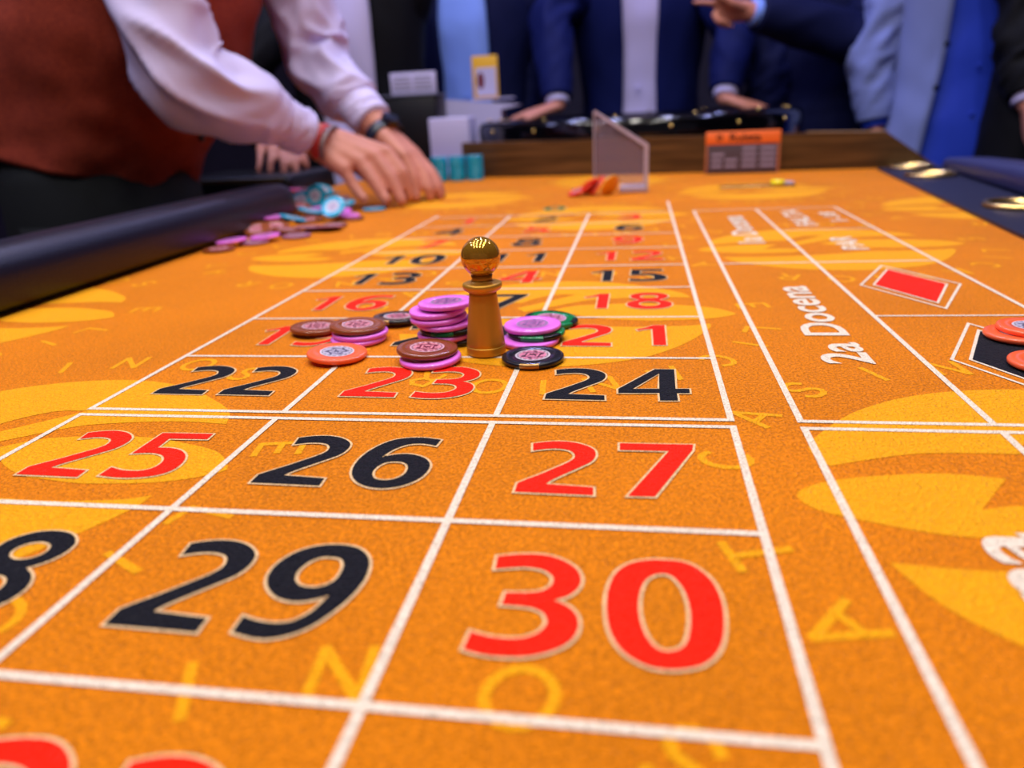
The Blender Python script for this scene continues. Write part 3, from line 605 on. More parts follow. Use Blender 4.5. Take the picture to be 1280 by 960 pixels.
b.lathe([(max(rb*math.sin(a*PI/24), 0.0003), zc-rb*math.cos(a*PI/24)) for a in range(0, 25)], 48); b.build('ball', mat('polished brass', 'CC9632', 0.07, 0.7), o)

# ------------------------------------------------------------------ acrylic stand and limit sign
o = empty('acrylic_stand', (-0.033, 1.03, 0.0008)); tag(o, 'clear slanted acrylic stand on the far end of the cloth', 'acrylic stand')
def slab(b, poly, y0, y1, mi=0):
    n = len(poly); b.add([(x, y0, z) for x, z in poly]+[(x, y1, z) for x, z in poly], [tuple(range(n)), tuple(reversed(range(n, 2*n)))]+[((i+1) % n, i, n+i, n+(i+1) % n) for i in range(n)], mi)
b = MB(); slab(b, [(-0.090, 0.030), (0.0, 0.002), (0.0, 0.080), (-0.090, 0.138)], 0.0, 0.004); sharp(b.build('panel', M_ACRYL, o))
b = MB(); slab(b, [(-0.004, 0.0), (0.0035, 0.0), (0.0035, 0.080), (-0.090, 0.141), (-0.0905, 0.136), (-0.004, 0.077)], -0.004, 0.007); sharp(b.build('bright_edge', M_ACEDGE, o))
b = MB(); b.box((-0.046, -0.008, 0.0), (0.0, 0.03, 0.012), 0, 0.002); b.build('foot', M_ACEDGE, o)
b = MB(); b.box((-0.092, 0.0, 0.0), (-0.089, 0.004, 0.137)); sharp(b.build('side_edge', M_ACEDGE, o))

sg = empty('limit_sign', (0.166, 1.325, 0.0008), (math.radians(-8), 0, math.radians(-6))); tag(sg, 'small orange and grey table limits sign headed Ruleta', 'sign')
b = MB(); b.box((-0.074, 0.0, 0.0), (0.074, 0.004, 0.084), 0, 0.0015); b.build('board', mat('sign grey', '4A3A44', 0.5), sg)
b = MB(); b.box((-0.0745, -0.001, 0.059), (0.0745, 0.0042, 0.0848), 0, 0.001); hd = b.build('header', mat('sign orange', 'E8681E', 0.5), sg)
b = MB(); b.box((-0.0745, -0.0006, 0.0), (-0.070, 0.001, 0.06)); b.box((0.070, -0.0006, 0.0), (0.0745, 0.001, 0.06)); b.build('side_border', mat('sign border', 'A8603C', 0.5), sg, False)
wo = word('Ruleta', 0.0, 0.015, -0.026, 0.036, M_BLK, 0.0, 0.02, sg, False, 'lettering'); wo.rotation_euler = (PI/2, 0, 0); wo.location = (0, -0.0013, 0.065)
b = MB(); vs_, fs = flat([[(0.006*math.cos(k*PI/8)-0.047, 0.007*math.sin(k*PI/8)+0.0075) for k in range(16)], [(0.003*math.cos(k*PI/8)-0.047, 0.0036*math.sin(k*PI/8)+0.0075) for k in range(16)]], 0); b.add(vs_, fs)
ic = b.build('emblem', M_BLK, sg, False); ic.rotation_euler = (PI/2, 0, 0); ic.location = (0, -0.0013, 0.065)
b = MB()
for r, z in enumerate((0.050, 0.0385, 0.027, 0.0155)):
    segs = [(0.0, 0.028), (0.036, 0.066)]
    if r == 1: segs.append((-0.062, -0.036))
    if r > 1: segs += [(-0.062, -0.040), (-0.034, -0.010)]
    for a, c in segs: b.box((a, -0.0009, z-0.003), (c, -0.0001, z+0.003))
b.build('text_rows', mat('sign pale rows', '8E7E98', 0.6), sg, False)

# ------------------------------------------------------------------ people
def capsule(p0, r0, p1, r1, n=12):
    p0, p1 = V(p0), V(p1); t = (p1-p0); L = t.length; t = t.normalized() if L > 1e-6 else V((0, 0, 1))
    u = t.cross(V((0.31, 0.77, 0.55))).normalized(); w = t.cross(u); rings = []
    for c, r, a0, a1 in ((p0, r0, -90, 0), (p1, r1, 0, 90)):
        for k in range(4):
            a = math.radians(a0+(a1-a0)*k/3); q = c + t*r*math.sin(a); rr = max(r*math.cos(a), r*0.02)
            rings.append([q+u*rr*math.cos(2*PI*j/n)+w*rr*math.sin(2*PI*j/n) for j in range(n)])
    return rings
def body_mesh(cones, voxel, parent, name='body', it=6):
    b = MB()
    for c in cones: b.loft(capsule(*c))
    me = bpy.data.meshes.new('tmp'); me.from_pydata([tuple(v) for v in b.v], [], b.f); me.update()
    t = bpy.data.objects.new('tmp', me); C.objects.link(t)
    r = t.modifiers.new('r', 'REMESH'); r.mode = 'VOXEL'; r.voxel_size = voxel
    s = t.modifiers.new('s', 'SMOOTH'); s.factor = 0.5; s.iterations = it
    dg = bpy.context.evaluated_depsgraph_get(); m2 = bpy.data.meshes.new_from_object(t.evaluated_get(dg)); m2.name = name
    bpy.data.objects.remove(t); bpy.data.meshes.remove(me)
    return link(name, m2, parent, [M_SKIN])
def hand_cones(wr, fingers, thumb, s=1.0):
    """wr = wrist centre; fingers = 4 chains of 4 joints from the index to the little finger; thumb = 3 or 4 joints"""
    out = []; wr = V(wr); k = [V(f[0]) for f in fingers]
    side = (k[0]-k[3]).normalized()
    for i, f in enumerate(fingers):
        base = wr + side*(0.016, 0.006, -0.006, -0.016)[i]*s
        out.append((base, 0.0165*s, k[i], 0.0115*s))
        rr = [(0.0105, 0.0094, 0.0086, 0.0074), (0.0108, 0.0096, 0.0088, 0.0076), (0.0104, 0.0092, 0.0084, 0.0072), (0.0094, 0.0082, 0.0075, 0.0066)][i]
        for a in range(3): out.append((V(f[a]), rr[a]*s, V(f[a+1]), rr[a+1]*s))
    for i in range(3): out.append((k[i]*0.55+wr*0.45, 0.0135*s, k[i+1]*0.55+wr*0.45, 0.0135*s))
    tr = (0.0155, 0.0130, 0.0112, 0.0088)
    ch = [wr+side*0.010*s]+[V(p) for p in thumb]
    for a in range(len(ch)-1): out.append((ch[a], tr[min(a, 3)]*s, ch[a+1], tr[min(a+1, 3)]*s))
    return out
def posed_hand(wr, f, side, up, curl=(10, 20, 15), spread=4, s=1.0, thumb_out=0.5):
    """open hand: f = pointing direction, side = towards the thumb, up = back of the hand"""
    wr, f, side, up = V(wr), V(f).normalized(), V(side).normalized(), V(up).normalized()
    fin = []
    for i, (o, l, m) in enumerate(((0.029, 0.072, 0.086), (0.010, 0.080, 0.090), (-0.010, 0.074, 0.086), (-0.028, 0.058, 0.078))):
        p = wr + f*m*s + side*o*s; ch = [p]; a = 0; sp = math.radians((1.5-i)*spread)
        for c, q in zip(curl, (0.45, 0.30, 0.25)):
            a += math.radians(c); d = (f*math.cos(sp)+side*math.sin(sp))*math.cos(a) - up*math.sin(a)
            p = p + d*l*q*s; ch.append(p)
        fin.append(ch)
    t0 = wr + f*0.03*s + side*0.032*s - up*0.006*s
    t1 = t0 + (f*0.75+side*thumb_out-up*0.15).normalized()*0.036*s; t2 = t1 + (f*0.92+side*thumb_out*0.5-up*0.1).normalized()*0.028*s
    return fin, [t0, t1, t2]
def fabric_disp(amp, seed, folds=7, bend=None):
    def f(t, a, p):
        n1 = noise.noise(V((t*folds+seed+0.8*math.sin(a), math.cos(a)*0.7, math.sin(a)*0.7+seed)))
        n2 = noise.noise(V((t*folds*2.3, math.cos(a)*1.7+seed, math.sin(a)*1.7)))
        n1 = 1.6*(1-min(1, 1.6*abs(n1)))**2-0.5
        k = 1.0 if bend is None else 0.45+1.1*math.exp(-((t-bend)/0.16)**2)
        return amp*k*(n1*0.8+n2*0.45-0.15)
    return f
def sleeve(name, pts, radii, m, parent, amp=0.008, seed=0.0, n=40, k=12, folds=8, bend=None):
    P = crom([tuple(p)+(r,) for p, r in zip(pts, radii)], k)
    d = fabric_disp(amp, seed, folds, bend)
    rings = sweep([q[:3] for q in P], [q[3] for q in P], n, None, lambda t, a, p: d(t, a, p)*min(1, t*8, (1-t)*5+0.1))
    b = MB(); b.loft(rings); o = b.build(name, m, parent); return o
def torso(name, levels, lat, m, parent, gap=None, n=56, amp=0.004, seed=0.0, k=6, expo=2.4, hem=None, thick=0.0, front0=None):
    """levels: (centre, forward vector, half width, half depth); lat = lateral unit vector; gap = per-level half opening (m)"""
    rows = [tuple(c)+tuple(f)+(hw, hd, (gap[i] if gap else 0.0)) for i, (c, f, hw, hd) in enumerate(levels)]
    P = crom(rows, k); rings = []; lat = V(lat).normalized()
    for j, q in enumerate(P):
        c = V(q[:3]); f = V(q[3:6]).normalized(); hw, hd, g = q[6:9]; ring = []; t = j/(len(P)-1)
        ax = lat.cross(f).normalized()
        g0 = math.asin(min(0.95, g/hw)) if g > 0 else 0.0
        m_ = n if not gap else n
        for i in range(m_):
            a = (2*PI*i/n) if not gap else (g0 + (2*PI-2*g0)*i/(n-1))
            ca, sa = math.cos(a), math.sin(a)          # a = 0 is straight ahead
            e = 2/expo; x = math.copysign(abs(sa)**e, sa)*hw; y = math.copysign(abs(ca)**e, ca)*hd
            d = amp*(noise.noise(V((sa*2.2+seed, ca*2.2, t*5.5+seed)))+0.6*noise.noise(V((sa*4.1, ca*4.1+seed, t*12))))
            p = c + lat*x + f*y; r = (p-c).normalized(); p = p + r*d
            if hem and j == 0: p = p + ax*hem(a)
            elif hem and j == 1: p = p + ax*hem(a)*0.6
            elif hem and j == 2: p = p + ax*hem(a)*0.25
            ring.append(p)
        rings.append(ring)
    b = MB(); b.loft(rings, 0, not gap, not gap); o = b.build(name, m, parent)
    if thick:
        s = o.modifiers.new('thickness', 'SOLIDIFY'); s.thickness = thick; s.offset = -1
    return o
def legs_cones(hipL, hipR, footdir):
    out = []; fd = V(footdir)
    for h in (hipL, hipR):
        h = V(h); kn = V((h.x, h.y, FLOOR_Z+0.46))+fd*0.02; an = V((h.x, h.y, FLOOR_Z+0.08)); toe = an+fd*0.15+V((0, 0, -0.045))
        out += [(h, 0.075, kn, 0.052), (kn, 0.05, an, 0.036), (an+V((0, 0, -0.03)), 0.034, toe, 0.026)]
    return out
M_SHOE = mat('black shoe leather', '09090B', 0.3)
def trousers(parent, hipc, lat, fd, hipL, hipR, m, hw=0.185, hd=0.135, top=0.16):
    b = MB(); lat, fd = V(lat), V(fd); hc = V(hipc)
    rings = []
    for dz, a, c in ((top, hw*0.93, hd*0.95), (top*0.4, hw, hd), (-0.06, hw*1.02, hd*1.02), (-0.14, hw*0.98, hd*0.95), (-0.19, hw*0.5, hd*0.5)):
        rings.append([hc+V((0, 0, dz))+lat*a*math.cos(2*PI*i/36)+fd*c*math.sin(2*PI*i/36) for i in range(36)])
    b.loft(rings)
    for h in (hipL, hipR):
        h = V(h); P = crom([(h.x, h.y, h.z-0.02, 0.098), (h.x, h.y, FLOOR_Z+0.5, 0.082), (h.x, h.y, FLOOR_Z+0.28, 0.075), (h.x, h.y, FLOOR_Z+0.045, 0.068)], 8)
        b.loft(sweep([q[:3] for q in P], [q[3] for q in P], 24, None, fabric_disp(0.006, h.x*7, 6)))
    b.build('trousers', m, parent)
    for h in (hipL, hipR):
        h = V(h); b = MB(); r = []
        for t, wd, ht in ((-0.085, 0.02, 0.05), (-0.07, 0.036, 0.075), (0.0, 0.040, 0.085), (0.08, 0.044, 0.06), (0.15, 0.044, 0.042), (0.19, 0.032, 0.034), (0.205, 0.012, 0.02)):
            c = V((h.x, h.y, FLOOR_Z+0.001))+fd*t
            r.append([c+lat*wd*math.cos(2*PI*i/16)+V((0, 0, ht/2+ht/2*math.sin(2*PI*i/16))) for i in range(16)])
        b.loft(r); b.build('shoe', M_SHOE, parent)
def head_cones(neck, fwd, h=0.0):
    n = V(neck); f = V(fwd); up = V((0, 0, 1)); side = f.cross(up)
    c = n+up*0.20+f*0.035
    out = [(n-up*0.08, 0.058, n+up*0.09+f*0.02, 0.052), (c+up*0.035-f*0.012, 0.082, c+up*0.03+f*0.012, 0.076), (c-up*0.045+f*0.03, 0.055, c+up*0.0+f*0.02, 0.068), (c-up*0.075+f*0.055, 0.026, c-up*0.06+f*0.03, 0.04)]
    out += [(c+up*0.01+f*0.09, 0.010, c-up*0.022+f*0.106, 0.014)]
    for s in (-1, 1): out += [(c+side*s*0.078+up*0.012-f*0.006, 0.014, c+side*s*0.08-up*0.022, 0.010), (c+side*s*0.032+f*0.073+up*0.015, 0.014, c+side*s*0.028+f*0.075+up*0.013, 0.014)]
    out += [(c+side*0.02+f*0.083-up*0.052, 0.010, c-side*0.02+f*0.083-up*0.052, 0.010)]
    return out, c
def hair(c, fwd, parent, m=M_HAIR):
    f = V(fwd); up = V((0, 0, 1)); side = f.cross(up); b = MB(); rings = []
    for k in range(8):
        a = math.radians(-8+k*14); ring = []
        for i in range(24):
            t = 2*PI*i/24; fr = max(0, math.cos(t)); z = 0.035+math.sin(a)*0.092
            r = max(math.cos(a), 0.02)
            ring.append(c - f*0.012 + up*(z+0.05*fr*(1-k/8)) + f*math.cos(t)*r*0.098 + side*math.sin(t)*r*0.090)
        rings.append(ring)
    b.loft(rings); b.build('hair', m, parent)

def standing(name, label, base, fwd, jacket, shirt, trouser, armL, armR, gap, cat='person', lean=0.0, sh=0.0, hands=(None, None), sz=1.0, voxel=0.0055, group='onlookers behind the table', buttons=True, sleeve_r=(0.078, 0.066, 0.060, 0.047), wid=1.0):
    """upright clothed figure; fwd = facing direction; armX = (elbow, wrist); the first arm is on the figure's lateral + side"""
    f = V(fwd).normalized(); up = V((0, 0, 1)); lat = f.cross(up).normalized()      # lat points to the figure's right hand
    o = empty(name, (base[0], base[1], FLOOR_Z)); tag(o, label, cat, group)
    B = V((base[0], base[1], 0))
    def ctr(z): return B + f*lean*max(0, (z+0.05)/0.7) + V((0, 0, z))
    kids0 = set(C.objects)
    zs = (-0.07, 0.05, 0.16, 0.28, 0.42, 0.53, 0.60, 0.635)
    hw = [x*wid for x in (0.208, 0.203, 0.192, 0.197, 0.215, 0.215, 0.165, 0.075)]; hd = (0.142, 0.138, 0.128, 0.130, 0.140, 0.130, 0.105, 0.070)
    lv = [(ctr(z), f, a, c) for z, a, c in zip(zs, hw, hd)]
    jk = torso('jacket', lv, lat, jacket, o, gap=gap, amp=0.007, seed=base[0]*3, thick=0.006)
    torso('shirt', [(ctr(z), f, a*0.93, c*0.91) for z, a, c in zip(zs, hw, hd)], lat, shirt, o, amp=0.006, seed=base[0]*5)
    if buttons and gap:
        for z in (0.20, 0.08):
            p = ctr(z)+f*0.126+lat*0.006; b = MB(); r = sweep([p, p+f*0.004], [0.0055, 0.005], 10); b.loft(r)
            b.build('shirt_button', shirt, o)
    cones = []
    for i, z in enumerate((0.02, 0.16, 0.30, 0.42)):
        z2 = (0.16, 0.30, 0.42, 0.49)[i]
        for s in (-1, 1): cones.append((ctr(z)+lat*s*0.08, 0.092, ctr(z2)+lat*s*0.09, 0.092))
    sL, sR = ctr(0.545)+lat*0.170*wid, ctr(0.545)-lat*0.170*wid
    nk = ctr(0.63); hc, cc = head_cones(nk, f); cones += hc
    cones += [(ctr(0.52)+lat*0.12, 0.045, ctr(0.52)-lat*0.12, 0.045)]
    for s, arm, hand, sd in ((sL, armL, hands[0], 1.0), (sR, armR, hands[1], -1.0)):
        e, w = V(arm[0]), V(arm[1])
        cones += [(s, 0.040, e, 0.038), (e, 0.038, w, 0.026)]
        d = (w-e).normalized()
        if hand is None:
            hand = posed_hand(w+d*0.01, d, f, lat*sd, (14, 20, 14))
        cones += hand_cones(w+d*0.005, hand[0], hand[1])
        cuff = w-d*0.012
        sleeve('sleeve', [s+lat*sd*-0.03+V((0, 0, 0.03)), s+lat*sd*0.012-V((0, 0, 0.05)), (s+e)/2, e, (e+w)/2, cuff-d*0.01], [sleeve_r[0]*0.9, sleeve_r[0], sleeve_r[1], sleeve_r[1]*0.98, sleeve_r[2], sleeve_r[3]], jacket, o, 0.011, base[0]+sd, 36, 10, 9, 0.55)
        sleeve('shirt_cuff', [cuff-d*0.05, cuff-d*0.02, cuff+d*0.008], [0.034, 0.036, 0.036], shirt, o, 0.001, 0, 24, 5)
    hl_, hr_ = ctr(-0.06)+lat*0.09, ctr(-0.06)-lat*0.09
    cones += [(ctr(-0.02)+lat*0.07, 0.10, ctr(-0.02)-lat*0.07, 0.10)] + legs_cones(hl_, hr_, f)
    body_mesh(cones, voxel, o)
    trousers(o, ctr(-0.06), lat, f, hl_, hr_, trouser, 0.185, 0.128, 0.08)
    hair(cc, f, o)
    for k in set(C.objects)-kids0:
        if k.parent is o: k.location = V((-base[0], -base[1], -FLOOR_Z))
    return o
M_NAVY = mat('navy suit cloth', '07124C', 0.75, spec=0.2)
M_NAVY2 = mat('deep navy suit cloth', '050C36', 0.75, spec=0.2)
M_DARK = mat('near black suit cloth', '07070F', 0.75, spec=0.2)
M_INDIGO = mat('dark indigo suit cloth', '060D38', 0.75, spec=0.2)
M_PALE = mat('pale grey blue jacket cloth', '7480BC', 0.75, spec=0.2)
M_ROYAL = mat('royal blue shirt cloth', '1236B8', 0.7)
M_SKYB = mat('light blue shirt cloth', '7C9CF6', 0.7)
M_LAV = mat('shirt cloth white with violet light', 'C4BCF0', 0.7)  # violet light of the hall put into the white cloth
M_TROU = mat('dark trouser cloth', '06070E', 0.8)

# onlooker at the left, behind the croupier's arms; one hand rests on the dealer-side ledge
A_W = (-0.9228, 1.4200, 0.1147)
third = ([(-0.8400, 1.3500, 0.0822), (-0.8244, 1.3250, 0.0584), (-0.8209, 1.3150, 0.0396), (-0.8233, 1.3100, 0.0224)], [(-0.8602, 1.3400, 0.0871), (-0.8486, 1.3150, 0.0618), (-0.8450, 1.3050, 0.0431), (-0.8471, 1.3000, 0.0277)], [(-0.8855, 1.3400, 0.0899), (-0.8776, 1.3150, 0.0647), (-0.8775, 1.3050, 0.0478), (-0.8794, 1.3000, 0.0341)], [(-0.9167, 1.3500, 0.0889), (-0.9099, 1.3250, 0.0670), (-0.9092, 1.3150, 0.0535), (-0.9108, 1.3100, 0.0415)])
standing('person', 'onlooker in a near black jacket and white shirt behind the croupier', (-0.8968, 2.0200), (0.05, -1, 0), M_DARK, M_LAV, M_TROU,
  (V((-1.1862, 1.8000, 0.2253)), V(A_W)), (V((-0.8033, 2.1200, 0.2329)), V((-0.8201, 2.1000, 0.0134))), (0.06, 0.065, 0.07, 0.075, 0.08, 0.075, 0.06, 0.035), lean=0.03,
  hands=((third, [(-0.8297, 1.3600, 0.0884), (-0.8133, 1.3500, 0.0634), (-0.8079, 1.3450, 0.0457)]), None))
standing('person', 'onlooker in a navy suit with an open light blue shirt', (-0.6213, 2.4400), (0.0, -1, 0), M_NAVY2, M_SKYB, M_TROU,
  (V((-0.8700, 2.4200, 0.3473)), V((-0.9044, 2.3600, 0.0958))), (V((-0.4330, 2.4600, 0.3242)), V((-0.4522, 2.4200, 0.0740))), (0.078, 0.074, 0.07, 0.068, 0.066, 0.06, 0.05, 0.03), lean=0.03)
# onlooker leaning with both hands on the wheel rim
cL = V((-0.2995, 2.1300, 0.1578)); cR = V((0.2082, 2.1300, 0.1533))
standing('person', 'onlooker in a navy suit leaning both hands on the wheel rim', (-0.0465, 2.5000), (0.0, -1, 0), M_NAVY, M_LAV, M_TROU,
  (V((-0.3228, 2.2500, 0.4110)), cL), (V((0.2386, 2.2500, 0.3637)), cR), (0.055, 0.05, 0.042, 0.040, 0.042, 0.045, 0.04, 0.03), lean=0.12,
  hands=(posed_hand(cL+V((-0.012, -0.004, -0.004)), V((-0.4413, 2.1000, 0.1270))-cL, (-0.1, -1, -0.1), (0, 0, 1), (6, 12, 10), 5), posed_hand(cR+V((0.012, -0.004, -0.004)), V((0.3685, 2.1000, 0.1072))-cR, (0.1, -1, -0.1), (0, 0, 1), (6, 12, 10), 5)))
# onlooker pointing across
dW = V((0.2546, 2.0200, 0.3739))
pt = ([(0.1872, 2.0000, 0.3922), (0.1515, 1.9850, 0.3968), (0.1254, 1.9800, 0.4000), (0.0994, 1.9750, 0.4012)], [(0.1847, 2.0100, 0.3775), (0.1553, 1.9900, 0.3694), (0.1642, 1.9850, 0.3524), (0.1841, 1.9900, 0.3496)], [(0.1927, 2.0200, 0.3680), (0.1653, 2.0000, 0.3578), (0.1742, 1.9950, 0.3427), (0.1941, 2.0000, 0.3419)], [(0.2050, 2.0300, 0.3601), (0.1818, 2.0100, 0.3496), (0.1905, 2.0050, 0.3385), (0.2082, 2.0100, 0.3398)])
standing('person', 'onlooker in a dark indigo suit pointing with one hand', (0.5181, 2.3600), (-0.25, -1, 0), M_INDIGO, M_SKYB, M_TROU,
  (V((0.3556, 2.3000, 0.2113)), V((0.3486, 2.2600, 0.0442))), (V((0.5861, 2.1400, 0.2982)), dW), None, lean=0.02, buttons=False,
  hands=(None, (pt, [(0.2004, 1.9850, 0.3935), (0.1732, 1.9750, 0.4099), (0.1512, 1.9700, 0.4205)])), sleeve_r=(0.08, 0.075, 0.066, 0.05))
standing('person', 'onlooker in a pale blue jacket over a royal blue shirt', (0.8516, 2.0600), (-0.12, -1, 0), M_PALE, M_ROYAL, M_TROU,
  (V((0.6019, 2.0800, 0.2431)), V((0.6242, 2.0500, 0.0500))), (V((1.1263, 2.1200, 0.2149)), V((1.1529, 2.1000, 0.0250))), (0.112, 0.098, 0.082, 0.076, 0.072, 0.07, 0.06, 0.035), lean=0.0)
pj = C.objects[-1]; pj = [o for o in C.objects if o.get('label', '').startswith('onlooker in a pale blue')][0]
off = -V((pj.location.x, pj.location.y, pj.location.z))
for p in ((0.7373, 1.9120, 0.2545), (0.7251, 1.9120, 0.1493)):
    b = MB(); b.loft(sweep([V(p)+off, V(p)+V((0, -0.004, 0))+off], [0.0075, 0.0065], 12)); b.build('jacket_button', M_DARK, pj)
standing('person', 'onlooker in black at the right edge of the photo', (1.0375, 1.8400), (-0.2, -1, 0), M_DARK, M_LAV, M_TROU,
  (V((0.8767, 1.8000, 0.2295)), V((0.8797, 1.7400, 0.1021))), (V((1.2256, 1.9000, 0.2152)), V((1.2526, 1.8500, 0.0465))), (0.04,)*8, lean=0.0)

# ------------------------------------------------------------------ the croupier
cr = empty('person', (-1.03, 0.95, FLOOR_Z)); tag(cr, 'croupier in a rust red waistcoat and white shirt reaching over the table', 'person')
kids0 = set(C.objects)
f0 = V((1, 0, 0)); LATC = V((0, -1, 0))
def tilt(a): return V((math.cos(math.radians(a)), 0, -math.sin(math.radians(a))))
M_VEST = mat('rust red waistcoat weave', 'BE4A2A', 0.8, weave=(520, '80281A'))
M_SHIRTC = mat('croupier shirt white with violet light', 'C9C0EE', 0.75)  # lavender base carries the violet light falling on the sleeves
lv = [(V((-1.045, 0.95, 0.10)), tilt(14), 0.178, 0.165), (V((-0.99, 0.95, 0.19)), tilt(20), 0.185, 0.175), (V((-0.935, 0.95, 0.285)), tilt(28), 0.20, 0.185), (V((-0.855, 0.95, 0.40)), tilt(36), 0.205, 0.165), (V((-0.765, 0.95, 0.50)), tilt(42), 0.19, 0.125), (V((-0.70, 0.95, 0.56)), tilt(48), 0.12, 0.08)]
def vest_hem(a):
    a = (a+PI) % (2*PI)-PI; d = abs(a)
    return -0.034*math.exp(-((d-0.28)/0.20)**2) + 0.022*math.exp(-(d/0.09)**2)
vest = torso('waistcoat', lv, LATC, M_VEST, cr, n=96, amp=0.010, seed=2.1, k=8, hem=vest_hem)
for (c, f_, hw, hd) in lv[0:3]:
    p = c+f_*(hd+0.004); b = MB(); b.loft(sweep([p, p+f_*0.004], [0.007, 0.006], 12)); b.build('button', M_BLACK, vest)
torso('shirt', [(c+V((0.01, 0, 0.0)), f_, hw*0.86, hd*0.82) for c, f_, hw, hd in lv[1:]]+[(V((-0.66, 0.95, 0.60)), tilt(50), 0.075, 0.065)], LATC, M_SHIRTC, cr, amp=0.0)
rS, rE, rW = V((-0.775, 0.755, 0.485)), V((-0.7038, 0.7450, 0.2215)), V((-0.5823, 0.9250, 0.1120))
lS, lE, lW = V((-0.70, 1.13, 0.50)), V((-0.6647, 1.1300, 0.2614)), V((-0.5112, 1.0450, 0.1177))
rh = ([(-0.4770, 0.9500, 0.0880), (-0.4498, 0.9400, 0.0556), (-0.4438, 0.9400, 0.0298), (-0.4410, 0.9400, 0.0147)], [(-0.4938, 0.9300, 0.0845), (-0.4657, 0.9200, 0.0499), (-0.4538, 0.9150, 0.0260), (-0.4466, 0.9100, 0.0116)], [(-0.5152, 0.9150, 0.0772), (-0.4899, 0.9050, 0.0442), (-0.4762, 0.9000, 0.0243), (-0.4684, 0.8950, 0.0154)], [(-0.5394, 0.9000, 0.0674), (-0.5238, 0.8950, 0.0410), (-0.5124, 0.8900, 0.0266), (-0.5042, 0.8850, 0.0203)])
rt = [(-0.5482, 0.9650, 0.0790), (-0.5189, 0.9650, 0.0505), (-0.4906, 0.9600, 0.0224)]
lh = ([(-0.4629, 1.0000, 0.0789), (-0.4456, 0.9900, 0.0430), (-0.4433, 0.9850, 0.0210), (-0.4415, 0.9800, 0.0088)], [(-0.4583, 1.0200, 0.0803), (-0.4316, 1.0100, 0.0450), (-0.4220, 1.0000, 0.0216), (-0.4204, 1.0000, 0.0059)], [(-0.4552, 1.0400, 0.0789), (-0.4249, 1.0300, 0.0459), (-0.4121, 1.0200, 0.0221), (-0.4075, 1.0200, 0.0047)], [(-0.4582, 1.0600, 0.0764), (-0.4285, 1.0550, 0.0468), (-0.4152, 1.0500, 0.0235), (-0.4105, 1.0500, 0.0058)])
lt = [(-0.4908, 1.0100, 0.0877), (-0.4756, 0.9950, 0.0576), (-0.4631, 0.9850, 0.0329)]
cones = []
for i in range(4):
    for s in (-1, 1): cones.append((lv[i][0]+LATC*s*0.07, 0.092, lv[i+1][0]+LATC*s*0.07, (0.092, 0.092, 0.088, 0.075)[i]))
for s, e, w in ((rS, rE, rW), (lS, lE, lW)):
    cones += [(V((-0.78, 0.95, 0.45)), 0.06, s, 0.038), (s, 0.040, e, 0.038), (e, 0.041, w, 0.027)]
cones += hand_cones(rW+(V(rh[1][0])-rW)*0.08, rh, rt, 1.22) + hand_cones(lW+(V(lh[1][0])-lW)*0.08, lh, lt, 1.18)
hc, cc = head_cones(V((-0.645, 0.95, 0.60)), V((1, 0, 0))); cones += hc
hipc = V((-1.035, 0.95, 0.02)); hL, hR = hipc+V((0, -0.09, 0)), hipc+V((0, 0.09, 0))
cones += [(hipc+V((0, -0.06, 0.04)), 0.10, hipc+V((0, 0.06, 0.04)), 0.10), (hipc+V((0, 0.05, 0.02)), 0.1, lv[0][0]+V((0, 0.05, 0)), 0.1)] + legs_cones(hL, hR, f0)
body_mesh(cones, 0.0036, cr, it=5)
trousers(cr, hipc, LATC, f0, hL, hR, mat('croupier charcoal trousers', '0E1219', 0.85, bump=(300, 0.001, 0.4)), 0.18, 0.162, 0.12)
def cuffed(s, e, w, r, seed, mids):
    d = (w-e).normalized()
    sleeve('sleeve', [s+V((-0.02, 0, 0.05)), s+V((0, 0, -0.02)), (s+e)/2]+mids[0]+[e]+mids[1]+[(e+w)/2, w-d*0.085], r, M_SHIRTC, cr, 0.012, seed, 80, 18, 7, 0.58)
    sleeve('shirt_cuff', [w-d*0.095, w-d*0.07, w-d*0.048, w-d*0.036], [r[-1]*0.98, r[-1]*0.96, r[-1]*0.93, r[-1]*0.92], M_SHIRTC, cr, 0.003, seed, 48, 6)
cuffed(rS, rE, rW, [0.060, 0.060, 0.060, 0.060, 0.053, 0.041], 3.3, ([], []))
cuffed(lS, lE, lW, [0.070, 0.072, 0.066, 0.060, 0.053, 0.042], 8.1, ([], []))
# bracelets on the near wrist, watch on the far one
def wrist_band(name, w, d, r, wd, m, parent, off, lab):
    p = w+d*off; b = MB(); u = d.cross(V((0, 0, 1))).normalized(); q = u.cross(d).normalized(); rings = []
    for k in range(28):
        a = 2*PI*k/28; c = p+u*math.cos(a)*r+q*math.sin(a)*r*0.70; n_ = (u*math.cos(a)+q*math.sin(a))
        rings.append([c+n_*0.0022*math.cos(t)+d*wd/2*math.sin(t) for t in [2*PI*j/8 for j in range(8)]])
    rings.append(rings[0]); b.loft(rings, 0, True, False); o = b.build(name, m, parent); tag(o, lab); return o
dR = (V(rh[1][0])-rW).normalized(); dL = (V(lh[1][0])-lW).normalized()
wrist_band('bracelet', rW, dR, 0.0430, 0.015, mat('red cord', 'B3322C', 0.6), cr, 0.002, 'red cord bracelet')
wrist_band('bracelet', rW, dR, 0.0445, 0.009, mat('grey beads', '7A6468', 0.4), cr, 0.015, 'grey beaded bracelet')
wb = wrist_band('watch', lW, dL, 0.040, 0.022, mat('dark blue watch strap', '1A2138', 0.35), cr, 0.002, 'dark blue wristwatch')
u = dL.cross(V((0, 0, 1))).normalized(); q = u.cross(dL).normalized(); pc = lW+dL*0.002+q*0.030
